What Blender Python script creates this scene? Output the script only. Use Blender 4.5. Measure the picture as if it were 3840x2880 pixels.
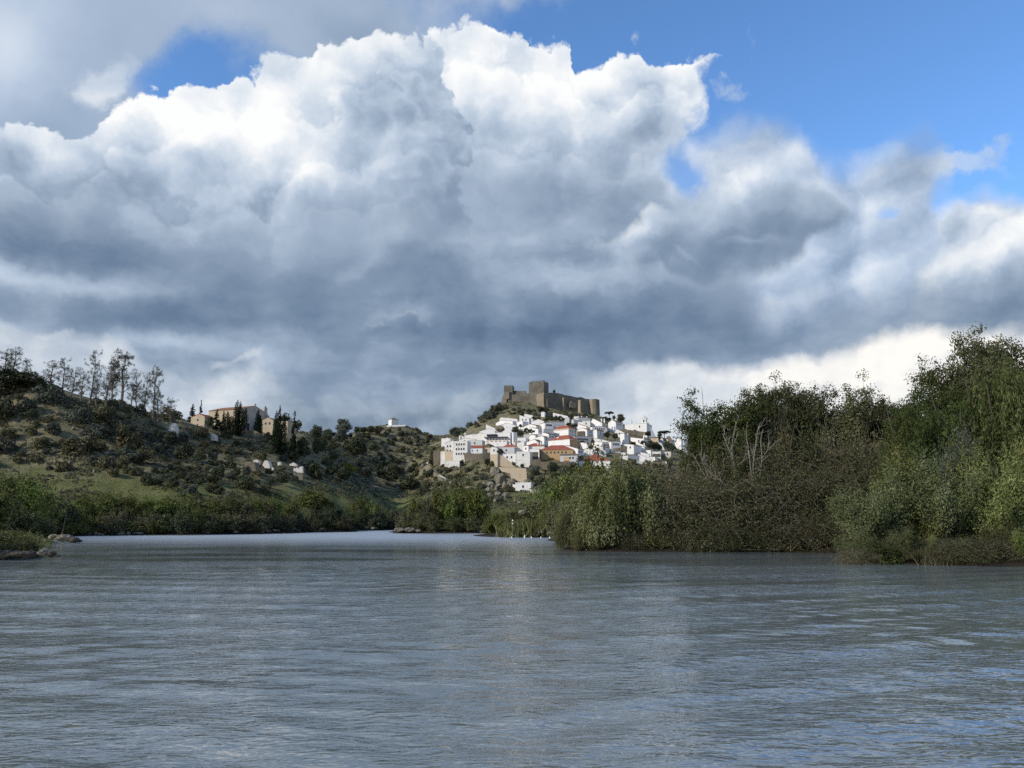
import bpy, math, random
import numpy as np
from mathutils import Vector

for o in list(bpy.data.objects):
    bpy.data.objects.remove(o)
SC = bpy.context.scene
COL = SC.collection
rng = np.random.default_rng(7)
random.seed(7)

# ------------------------------------------------------------------ camera
F = 2900.0            # focal length in photo pixels (photo 3840 wide)
YH = 1962.0           # photo row of the horizon
CAMH = 3.0
PITCH = math.atan((YH - 1440.0) / F)
CP, SP = math.cos(PITCH), math.sin(PITCH)
cd = bpy.data.cameras.new('camera')
cam = bpy.data.objects.new('camera', cd)
COL.objects.link(cam)
cam.location = (0, 0, CAMH)
cam.rotation_euler = (math.pi / 2 + PITCH, 0, 0)
cd.sensor_width = 36.0
cd.lens = F / 3840.0 * 36.0
cd.clip_start = 0.2
cd.clip_end = 8000
SC.camera = cam
SC.render.resolution_x = 1024
SC.render.resolution_y = 768
SC.view_settings.view_transform = 'Standard'
SC.view_settings.look = 'None'
SC.view_settings.exposure = 0.3
SC.view_settings.gamma = 1.0

def ray(px, py):
    u = (px - 1920.0) / F
    v = (1440.0 - py) / F
    return (u, CP - v * SP, SP + v * CP)

def at(px, py, D):
    """a viewing direction carried to the distance D (metres along y)"""
    d = ray(px, py)
    t = D / d[1]
    return (d[0] * t, D, CAMH + d[2] * t)

def mpp(D):
    return D / F      # metres per photo pixel

# ------------------------------------------------------------------ sun
SUN_EL = math.radians(30)
SUN_AZ = math.atan2(-0.80, -0.50)            # direction towards the sun, from +y towards +x
sun_dir = Vector((math.sin(SUN_AZ) * math.cos(SUN_EL), math.cos(SUN_AZ) * math.cos(SUN_EL), math.sin(SUN_EL)))
sl = bpy.data.lights.new('sun', 'SUN')
sl.energy = 3.4
sl.angle = math.radians(0.8)
sl.color = (1.0, 0.93, 0.82)
so = bpy.data.objects.new('sun', sl)
COL.objects.link(so)
so.rotation_euler = (-sun_dir).to_track_quat('-Z', 'Y').to_euler()
so.location = (-60, -40, 120)

# ------------------------------------------------------------------ small node language
class X:
    nt = None
    def __init__(s, v): s.v = v
    @staticmethod
    def op(o, *a, clamp=False):
        n = X.nt.nodes.new('ShaderNodeMath'); n.operation = o; n.use_clamp = clamp
        for i, q in enumerate(a):
            if isinstance(q, X): X.nt.links.new(q.v, n.inputs[i])
            else: n.inputs[i].default_value = float(q)
        return X(n.outputs[0])
    def __add__(s, o): return X.op('ADD', s, o)
    __radd__ = __add__
    def __mul__(s, o): return X.op('MULTIPLY', s, o)
    __rmul__ = __mul__
    def __sub__(s, o): return X.op('SUBTRACT', s, o)
    def __rsub__(s, o): return X.op('SUBTRACT', o, s)
    def __truediv__(s, o): return X.op('DIVIDE', s, o)

def sstep(x, a, b):
    n = X.nt.nodes.new('ShaderNodeMapRange'); n.interpolation_type = 'SMOOTHSTEP'
    X.nt.links.new(x.v, n.inputs[0])
    n.inputs[1].default_value = a; n.inputs[2].default_value = b
    return X(n.outputs[0])

def lin(x, a, b, c=0.0, d=1.0):
    n = X.nt.nodes.new('ShaderNodeMapRange')
    X.nt.links.new(x.v, n.inputs[0])
    for i, q in enumerate((a, b, c, d)): n.inputs[i + 1].default_value = q
    return X(n.outputs[0])

def fcurve(x, pts):
    pts = sorted(pts)
    x0, x1 = pts[0][0], pts[-1][0]
    y0 = min(p[1] for p in pts); y1 = max(p[1] for p in pts)
    if y1 - y0 < 1e-6: y1 = y0 + 1e-3
    n = X.nt.nodes.new('ShaderNodeFloatCurve')
    c = n.mapping.curves[0]
    q = [((a - x0) / (x1 - x0), (b - y0) / (y1 - y0)) for a, b in pts]
    c.points[0].location = q[0]; c.points[1].location = q[-1]
    for a in q[1:-1]: c.points.new(*a)
    n.mapping.update()
    X.nt.links.new(lin(x, x0, x1).v, n.inputs[1])
    return X(n.outputs[0]) * (y1 - y0) + y0

def ramp(x, stops):
    n = X.nt.nodes.new('ShaderNodeValToRGB')
    el = n.color_ramp.elements
    while len(el) < len(stops): el.new(0.5)
    for e, (p, c) in zip(el, sorted(stops, key=lambda q: q[0])):
        e.position = p; e.color = (*c, 1)
    X.nt.links.new(x.v, n.inputs[0])
    return n.outputs[0]

def mixc(f, a, b, blend='MIX'):
    n = X.nt.nodes.new('ShaderNodeMix'); n.data_type = 'RGBA'; n.blend_type = blend
    if isinstance(f, X): X.nt.links.new(f.v, n.inputs[0])
    else: n.inputs[0].default_value = f
    for i, q in ((6, a), (7, b)):
        if isinstance(q, tuple): n.inputs[i].default_value = (*q, 1)
        else: X.nt.links.new(q, n.inputs[i])
    return n.outputs[2]

def noise(vec, scale, detail=4, rough=0.5, color=False, dist=0.0):
    n = X.nt.nodes.new('ShaderNodeTexNoise')
    if vec is not None: X.nt.links.new(vec, n.inputs['Vector'])
    n.inputs['Scale'].default_value = scale; n.inputs['Detail'].default_value = detail
    n.inputs['Roughness'].default_value = rough; n.inputs['Distortion'].default_value = dist
    return n.outputs['Color'] if color else X(n.outputs['Fac'])

def voro(vec, scale, smooth=0.3, rand=1.0):
    n = X.nt.nodes.new('ShaderNodeTexVoronoi'); n.feature = 'F1'
    X.nt.links.new(vec, n.inputs['Vector'])
    n.inputs['Scale'].default_value = scale
    n.inputs['Randomness'].default_value = rand
    return X(n.outputs['Distance'])

def vmath(op, a, b, scale=None):
    n = X.nt.nodes.new('ShaderNodeVectorMath'); n.operation = op
    for i, q in enumerate((a, b)):
        if q is None: continue
        if isinstance(q, tuple): n.inputs[i].default_value = q
        else: X.nt.links.new(q, n.inputs[i])
    if scale is not None: n.inputs['Scale'].default_value = scale
    return n.outputs[0]

# ------------------------------------------------------------------ sky with clouds (function of direction only)
def build_sky():
    w = bpy.data.worlds.new('World'); SC.world = w; w.use_nodes = True
    w.cycles.sampling_method = 'MANUAL'; w.cycles.sample_map_resolution = 512
    nt = w.node_tree; nt.nodes.clear(); X.nt = nt
    tc = nt.nodes.new('ShaderNodeTexCoord')
    D0 = tc.outputs['Generated']
    sk = nt.nodes.new('ShaderNodeTexSky'); sk.sky_type = 'NISHITA'; sk.sun_disc = False
    sk.sun_elevation = SUN_EL; sk.sun_rotation = SUN_AZ % (2 * math.pi)
    sk.air_density = 1.0; sk.dust_density = 0.2; sk.ozone_density = 2.2

    def ae(px, py):
        d = ray(px, py); l = math.sqrt(sum(q * q for q in d))
        return (math.atan2(d[0], d[1]), math.asin(d[2] / l))

    # direction bent by noise: large billows, then small ones
    n1 = vmath('SUBTRACT', noise(D0, 3.2, 3, 0.5, True), (0.5, 0.5, 0.5))
    n2 = vmath('SUBTRACT', noise(D0, 13.0, 5, 0.62, True), (0.5, 0.5, 0.5))
    Dw = vmath('ADD', vmath('ADD', D0, vmath('SCALE', n1, None, 0.07)), vmath('SCALE', n2, None, 0.05))
    Ds = vmath('ADD', D0, vmath('SCALE', n2, None, 0.042))

    def azel(v):
        s = nt.nodes.new('ShaderNodeSeparateXYZ'); nt.links.new(v, s.inputs[0])
        return X.op('ARCTAN2', X(s.outputs[0]), X(s.outputs[1])), X.op('ARCSINE', X(s.outputs[2]))
    U, V = azel(Dw)
    U0, V0 = azel(Ds)
    # cauliflower bumps
    q1 = voro(Ds, 17.0)
    q2 = voro(Ds, 36.0)
    q4 = voro(Ds, 74.0)
    p1 = 1.0 - q1 * q1
    p2 = 1.0 - q2 * q2
    p3 = 1.0 - q4 * q4
    puff = p1 * 0.62 + p2 * 0.34 - 0.10
    # relief: noise here minus noise a little towards the light
    off = (-0.014, 0.0, 0.016)
    Do = vmath('ADD', Ds, off)
    q3 = voro(Do, 17.0)
    relief = (q3 * q3 - q1 * q1) * 0.45 + (noise(Ds, 10.0, 5, 0.55) - noise(Do, 10.0, 5, 0.55)) * 0.9
    soft = noise(D0, 5.5, 5, 0.5)
    smp = nt.nodes.new('ShaderNodeMapping'); smp.inputs['Scale'].default_value = (1, 1, 2.6); smp.inputs['Rotation'].default_value = (0, -.12, 0); nt.links.new(Ds, smp.inputs[0])
    streak = noise(smp.outputs[0], 8.0, 6, 0.58)
    fine = noise(Dw, 26.0, 5, 0.6)

    def top(pts, u=U):
        return fcurve(u, [ae(*p) for p in pts])

    def blob(px, py, rx, ry, rot=0.0, u=U, v=V):
        a, e = ae(px, py)
        k = 1.0 / F * 0.93
        du = (u - a); dv = (v - e)
        if rot:
            c, s_ = math.cos(rot), math.sin(rot)
            du, dv = du * c + dv * s_, dv * c - du * s_
        du = du * (1.0 / (rx * k)); dv = dv * (1.0 / (ry * k))
        return X.op('EXPONENT', (du * du + dv * dv) * -1.0)

    def blobs(lst, u=U, v=V):
        r = None
        for b in lst:
            t = blob(*b[:4], rot=b[5] if len(b) > 5 else 0.0, u=u, v=v) * b[4]
            r = t if r is None else r + t
        return r

    RAMP = [(0.0, (.080, .125, .205)), (.15, (.125, .182, .275)), (.30, (.188, .255, .350)), (.45, (.295, .370, .475)),
            (.60, (.41, .485, .59)), (.75, (.545, .605, .68)), (.88, (.69, .72, .755)), (1.0, (.80, .805, .805))]
    col = vmath('SCALE', sk.outputs[0], None, 0.13)
    col = mixc(1.0, col, (0.84, 1.14, 1.42), 'MULTIPLY')
    def over(c, alpha, b, warm=None):
        cc = ramp(b, RAMP)
        if warm is not None: cc = mixc(warm, cc, (1.06, 1.0, 0.92), 'MULTIPLY')
        return mixc(alpha, c, cc)

    # 1 high lilac veil, upper left
    f = blobs([(120, 150, 420, 330, 1.0), (1100, 60, 650, 180, .95), (1500, 330, 330, 160, .75), (700, 640, 900, 240, .9),
               (2000, -20, 500, 70, .5), (1350, 260, 160, 60, .6),
               (560, 330, 260, 110, -.45), (720, 210, 110, 80, -.35), (520, 90, 180, 120, .35)])
    a1 = sstep(f + (soft - 0.5) * 1.0 + (fine - .5) * .3, 0.22, 0.75)
    b1 = blobs([(40, 150, 160, 160, .30), (1350, 120, 200, 120, -.14), (1560, 400, 160, 100, -.12), (850, 40, 200, 70, .08), (250, 500, 260, 160, -.06)]) + (soft - .5) * .35 + 0.50
    col = over(col, a1 * 0.92, b1)
    # small separate puff
    a = sstep(blobs([(420, 285, 130, 55, .9, .75), (330, 330, 120, 60, .7)], U0, V0) + (puff - .6) * .4 + (fine - .5) * 1.6, .30, 1.0)
    col = over(col, a * .7, relief * .9 + .68)
    # wisps on the right
    a = sstep(blobs([(3560, 610, 200, 45, 1.0, -.35), (3640, 560, 170, 60, .7, .3), (2790, 200, 40, 120, .8, -.35), (2700, 330, 90, 40, .7), (2410, 165, 30, 22, .8),
                     (2840, 420, 150, 60, .5)]) + (fine - .5) * 2.6 + (soft - .5) * .6, .5, 1.15)
    col = over(col, a * .55, relief * .5 + .66)
    # 2 soft cumulus right of centre
    t2 = top([(-400, 1300), (2150, 1100), (2400, 620), (2480, 520), (2600, 440), (2770, 400), (2900, 425), (3000, 440), (3070, 520), (3150, 520),
              (3265, 477), (3413, 425), (3517, 451), (3545, 600), (3640, 790), (4200, 900)])
    d = t2 - V + (puff - .6) * .03
    a = sstep(d, -0.004, 0.05)
    gap = blobs([(2560, 650, 130, 90, .95, -.6), (2420, 860, 130, 45, 1.1, -.5), (2200, 840, 90, 40, .8), (3560, 760, 60, 110, 1.0), (3330, 800, 60, 40, .7)], U0, V0)
    a = a * (1.0 - sstep(gap + (soft - .5) * .7 + (fine - .5) * .5, .2, .95) * .8)
    b = relief * .9 + .60 + blobs([(2520, 520, 120, 60, .16), (2700, 640, 90, 60, .22), (2860, 600, 200, 60, .12)])
    col = over(col, a * .93, b)
    gapm = 1.0 - sstep(blobs([(2540, 640, 110, 120, 1.0, -.4), (2190, 870, 60, 40, .45), (2400, 800, 130, 50, .7, -.5)], U0, V0) + (soft - .5) * .7 + (fine - .5) * .6, .3, 1.05) * .85
    # 3 far right bright cumulus
    t3 = top([(3000, 1500), (3400, 1200), (3500, 900), (3552, 730), (3640, 700), (3743, 677), (3840, 694), (4300, 600)])
    d = t3 - V + (puff - .6) * .03
    a = sstep(d, -0.002, 0.03)
    b = relief * 1.1 + .80 - sstep(d, 0.04, .17) * .42 - blobs([(3570, 850, 50, 130, .3, -.5)])
    col = over(col, a, b)
    # 4 the big white cumulus: a tower behind and a broader one in front, each built of ranks of billows
    def ranks(d, per, amt, lo=.0, hi=.30):
        q = X.op('FRACT', (d * 1.2 + puff * .050 + (soft - .5) * .14 + (fine - .5) * .035) * (1.0 / per) + 10.0)
        return (sstep(q, 0.0, .22) * (1.0 - q) - .42) * amt * sstep(d, hi, lo + .05)
    SC.cycles.use_adaptive_sampling = True; SC.cycles.adaptive_threshold = 0.012; SC.cycles.use_denoising = False; SC.cycles.adaptive_min_samples = 16
    edge = (puff - .62) * .034 + (p3 - .62) * .010 + (fine - .5) * .034
    t4 = top([(-900, 1200), (1200, 900), (1500, 400), (1580, 120), (1640, 110),
              (1823, 104), (1996, 148), (2120, 175), (2190, 270), (2309, 226), (2430, 195), (2569, 222), (2680, 230), (2760, 330), (2900, 520), (3300, 1100), (4300, 1500)], U0)
    d = t4 - V0 + edge
    a = sstep(d, 0.0, 0.007) * gapm
    a = a * sstep(U0, ae(2880, 400)[0], ae(2700, 400)[0])
    a = a * sstep(blobs([(2740, 330, 130, 130, 1.0), (2840, 480, 220, 150, 1.0), (2600, 620, 120, 110, .9)], U0, V0) + (fine - .5) * 1.4 + (soft - .5) * .8, .85, .30)
    b = fcurve(d, [(-.05, .88), (0, .91), (.05, .84), (.10, .70), (.16, .55), (.22, .42), (.30, .36), (.6, .26)])
    b = b + ranks(d, .085, .17) + relief * .7 * sstep(d, .25, .1) + (soft - .5) * .25 + blobs([(1850, 300, 200, 120, .10), (2450, 340, 130, 90, -.20), (2380, 500, 230, 90, -.20), (2150, 640, 240, 80, -.12), (2250, 260, 90, 60, .06), (2000, 560, 150, 80, -.10)])
    col = over(col, a, b)
    t4f = top([(-900, 300), (-200, 520), (0, 470), (120, 455), (250, 500), (417, 420), (590, 330), (746, 312), (868, 258), (972, 244), (1111, 195), (1285, 135), (1400, 105), (1476, 98), (1560, 108), (1640, 140), (1760, 190), (2000, 260), (2400, 420), (4300, 900)], U0)
    d = t4f - V0 + edge
    rb_ = U0 - ae(1735, 350)[0] + (puff - .62) * .07 + (soft - .5) * .16 + (p3 - .6) * .02 + (V0 - .35) * .10
    a = sstep(d, 0.0, 0.007) * sstep(rb_, .006, -.006)
    b = fcurve(d, [(-.05, .88), (0, .91), (.04, .87), (.09, .75), (.15, .60), (.22, .44), (.30, .35), (.42, .29), (.6, .26)])
    lob = blobs([(1480, 400, 250, 190, .55), (1300, 560, 240, 90, .22), (250, 640, 480, 130, .62), (60, 520, 200, 60, .25), (720, 600, 160, 70, .16), (1080, 250, 70, 50, .12), (1620, 250, 110, 120, .22)])
    glow = blobs([(1020, 480, 230, 130, .36), (1180, 640, 150, 80, .26), (700, 430, 170, 70, .16), (600, 370, 160, 40, .12)])
    b = b - lob * .42 - sstep(rb_, -.11, -.01) * .16 + glow + ranks(d, .085, .17) + relief * .75 * sstep(d, .27, .1) + (soft - .5) * .34
    col = over(col, a, b)
    # 5 grey deck across the sky
    t5 = top([(-900, 500), (0, 540), (250, 560), (480, 620), (650, 760), (900, 860), (1200, 880), (1500, 860), (1800, 720), (2000, 640), (2250, 560), (2450, 640), (2520, 860),
              (2700, 1000), (3300, 1060), (3500, 1000), (3840, 960), (4400, 900)])
    d = t5 - V + (soft - .5) * .10
    a = sstep(d, -0.03, 0.09) * gapm
    b = fcurve(V, [(ae(1900, 1400)[1], .36), (ae(1900, 1250)[1], .28), (ae(1900, 1100)[1], .31), (ae(1900, 950)[1], .35), (ae(1900, 700)[1], .41), (ae(1900, 400)[1], .50)])
    b = b + blobs([(100, 1030, 420, 55, .34), (250, 930, 420, 60, -.10), (1350, 1020, 620, 75, -.12, .12), (500, 1110, 600, 40, -.05), (700, 1195, 260, 45, -.10, .1), (620, 1290, 500, 40, .16),
                   (1475, 870, 150, 55, .22, .75), (1600, 800, 160, 50, .14, .5), (1330, 1010, 120, 24, .14, .5), (1750, 930, 160, 60, .06), (2150, 1050, 330, 65, .22), (2650, 1000, 420, 55, .24),
                   (1850, 1000, 120, 40, .10), (2400, 1200, 900, 110, -.12), (1900, 1240, 420, 70, -.08), (3300, 1150, 350, 60, .03), (3480, 930, 120, 60, .28), (3700, 980, 160, 80, .16),
                   (540, 830, 120, 60, .12, -.8), (520, 720, 90, 60, .14), (1520, 1172, 70, 24, .18), (1370, 1205, 120, 30, .12, .5), (1200, 1300, 500, 60, .05), (3350, 800, 200, 60, .10), (150, 700, 300, 90, -.08)]) \
        + (soft - .5) * .30 + (streak - .5) * .50 + relief * .22 + (fine - .5) * .08
    col = over(col, a, b)
    # 6 nearer grey cloud right with lit rims
    t6 = top([(1900, 1500), (2150, 960), (2250, 880), (2380, 860), (2450, 800), (2560, 745), (2700, 700), (2850, 660), (3000, 650), (3150, 690), (3400, 720), (3800, 760), (4300, 800)])
    d = t6 - V + (puff - .6) * .04
    a = sstep(d, 0.0, 0.022)
    lowfade = sstep(d, .155, .09)
    b = fcurve(d, [(-.05, .80), (.0, .66), (.02, .50), (.045, .37), (.09, .26), (.13, .30), (.3, .3)]) + relief * .45
    b = b - blobs([(3300, 920, 90, 160, .30, -.5), (3180, 800, 60, 60, .12)])
    rim = blobs([(2380, 805, 130, 34, .42, .55), (2390, 870, 90, 30, .24, .3), (2300, 840, 60, 24, .12)], U0, V0)
    b = b + rim
    col = over(col, a * lowfade * sstep(blobs([(2700, 830, 470, 220, 1.1, .1)]) + (soft - .5) * .7 + (puff - .6) * .5, .22, .5), b)
    # lit lower ledge
    f = blobs([(2560, 960, 110, 22, .7, -.35), (2800, 880, 160, 20, .8, -.1), (3050, 890, 190, 22, .35), (3480, 930, 120, 50, .5), (2450, 1010, 60, 40, .5)])
    a = sstep(f + (fine - .5) * .9 + (soft - .5) * .9, .30, 1.05)
    col = over(col, a * .35, relief * .5 + .62)
    # 7 light along the horizon
    t7 = top([(-900, 1130), (0, 1215), (250, 1235), (450, 1270), (640, 1370), (800, 1370), (950, 1335), (1060, 1420), (1350, 1480), (1800, 1440), (2060, 1430), (2300, 1375), (2480, 1330),
              (2600, 1340), (2650, 1370), (2800, 1335), (3000, 1330), (3200, 1290), (3400, 1235), (3600, 1215), (3840, 1190), (4400, 1150)], U0)
    d = t7 - V0 + (puff - .6) * .022 + (soft - .5) * .03
    a = sstep(d, -.003, .022)
    b = fcurve(U0, [(ae(-600, 1400)[0], .62), (ae(300, 1400)[0], .60), (ae(800, 1400)[0], .60), (ae(1100, 1400)[0], .45), (ae(1800, 1400)[0], .42), (ae(2100, 1400)[0], .50), (ae(2450, 1400)[0], .64), (ae(2800, 1400)[0], .86), (ae(3840, 1400)[0], .90)])
    b = b + relief * .5 + (streak - .5) * .62 + (soft - .5) * .5 - sstep(V0, .20, .05) * .10
    col = over(col, a, b, warm=0.6)
    # bright torn edges above the left horizon
    f = blobs([(950, 1330, 90, 22, .9, .5), (850, 1380, 70, 22, .7), (200, 1240, 160, 20, .6), (1480, 1180, 60, 14, .7), (1390, 1215, 50, 14, .5)])
    a = sstep(f + (fine - .5) * .9 + (soft - .5) * .7, .3, 1.2)
    col = over(col, a * .6, relief * .5 + .74, warm=.5)
    bg = nt.nodes.new('ShaderNodeBackground'); nt.links.new(col, bg.inputs[0]); bg.inputs[1].default_value = 1.0
    out = nt.nodes.new('ShaderNodeOutputWorld'); nt.links.new(bg.outputs[0], out.inputs[0])
build_sky()

# ------------------------------------------------------------------ tagging and mesh helpers
def tag(o, label=None, cat=None, group=None, kind=None):
    if label: o['label'] = label
    if cat: o['category'] = cat
    if group: o['group'] = group
    if kind: o['kind'] = kind
    return o

def empty(name, loc, rz=0.0, label=None, cat=None, group=None):
    o = bpy.data.objects.new(name, None); COL.objects.link(o)
    o.location = loc; o.rotation_euler = (0, 0, rz); o.empty_display_size = 0.5
    return tag(o, label, cat, group)

def mesh_np(name, verts, faces, mats, fmat=None, smooth=False):
    """verts (n,3) array, faces: (m,k) array or list of arrays of quads / tris"""
    me = bpy.data.meshes.new(name)
    if isinstance(faces, np.ndarray): faces = [faces]
    faces = [f for f in faces if len(f)]
    nv = len(verts); tot = sum(f.size for f in faces); nf = sum(len(f) for f in faces)
    me.vertices.add(nv); me.vertices.foreach_set('co', np.asarray(verts, dtype=np.float32).ravel())
    me.loops.add(tot); me.polygons.add(nf)
    me.loops.foreach_set('vertex_index', np.concatenate([f.ravel() for f in faces]).astype(np.int32))
    starts = []; k = 0
    for f in faces:
        starts.append(k + np.arange(len(f)) * f.shape[1]); k += f.size
    me.polygons.foreach_set('loop_start', np.concatenate(starts).astype(np.int32))
    for m in mats: me.materials.append(m)
    if fmat is not None: me.polygons.foreach_set('material_index', np.asarray(fmat, dtype=np.int32))
    me.polygons.foreach_set('use_smooth', np.full(nf, bool(smooth)))
    me.update(calc_edges=True); me.validate()
    return me

def link(name, me, parent=None, loc=(0, 0, 0), rz=0.0, scale=None):
    o = bpy.data.objects.new(name, me); COL.objects.link(o)
    if parent is not None: o.parent = parent
    o.location = loc; o.rotation_euler = (0, 0, rz)
    if scale is not None: o.scale = scale if hasattr(scale, '__len__') else (scale,) * 3
    return o

def children(o): return [c for c in bpy.data.objects if c.parent == o]

def material(name):
    m = bpy.data.materials.new(name); m.use_nodes = True
    nt = m.node_tree; nt.nodes.clear(); X.nt = nt
    out = nt.nodes.new('ShaderNodeOutputMaterial')
    return m, nt, out

def principled(nt, out, color, rough=0.9, spec=0.2, normal=None):
    b = nt.nodes.new('ShaderNodeBsdfPrincipled')
    if isinstance(color, tuple): b.inputs['Base Color'].default_value = (*color, 1)
    else: nt.links.new(color, b.inputs['Base Color'])
    b.inputs['Roughness'].default_value = rough
    b.inputs['Specular IOR Level'].default_value = spec
    if normal is not None: nt.links.new(normal, b.inputs['Normal'])
    nt.links.new(b.outputs[0], out.inputs[0])
    return b

def bump(nt, h, strength=0.4, dist=0.1):
    b = nt.nodes.new('ShaderNodeBump'); b.inputs['Strength'].default_value = strength
    b.inputs['Distance'].default_value = dist
    nt.links.new(h.v if isinstance(h, X) else h, b.inputs['Height'])
    return b.outputs[0]

def objco(nt):
    return nt.nodes.new('ShaderNodeTexCoord').outputs['Object']
def worldco(nt):
    return nt.nodes.new('ShaderNodeNewGeometry').outputs['Position']

# ------------------------------------------------------------------ value noise in numpy
_perm = np.random.default_rng(3).random((256, 256))
def vnoise(x, y):
    xi = np.floor(x).astype(int); yi = np.floor(y).astype(int)
    fx = x - xi; fy = y - yi
    fx = fx * fx * (3 - 2 * fx); fy = fy * fy * (3 - 2 * fy)
    g = lambda a, b: _perm[a % 256, b % 256]
    return (g(xi, yi) * (1 - fx) + g(xi + 1, yi) * fx) * (1 - fy) + (g(xi, yi + 1) * (1 - fx) + g(xi + 1, yi + 1) * fx) * fy
def fbm(x, y, o=4):
    r = 0; a = 0.5
    for i in range(o):
        r = r + a * (vnoise(x + 17 * i, y + 31 * i) - 0.5); x = x * 2.03; y = y * 2.03; a *= 0.5
    return r

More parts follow.
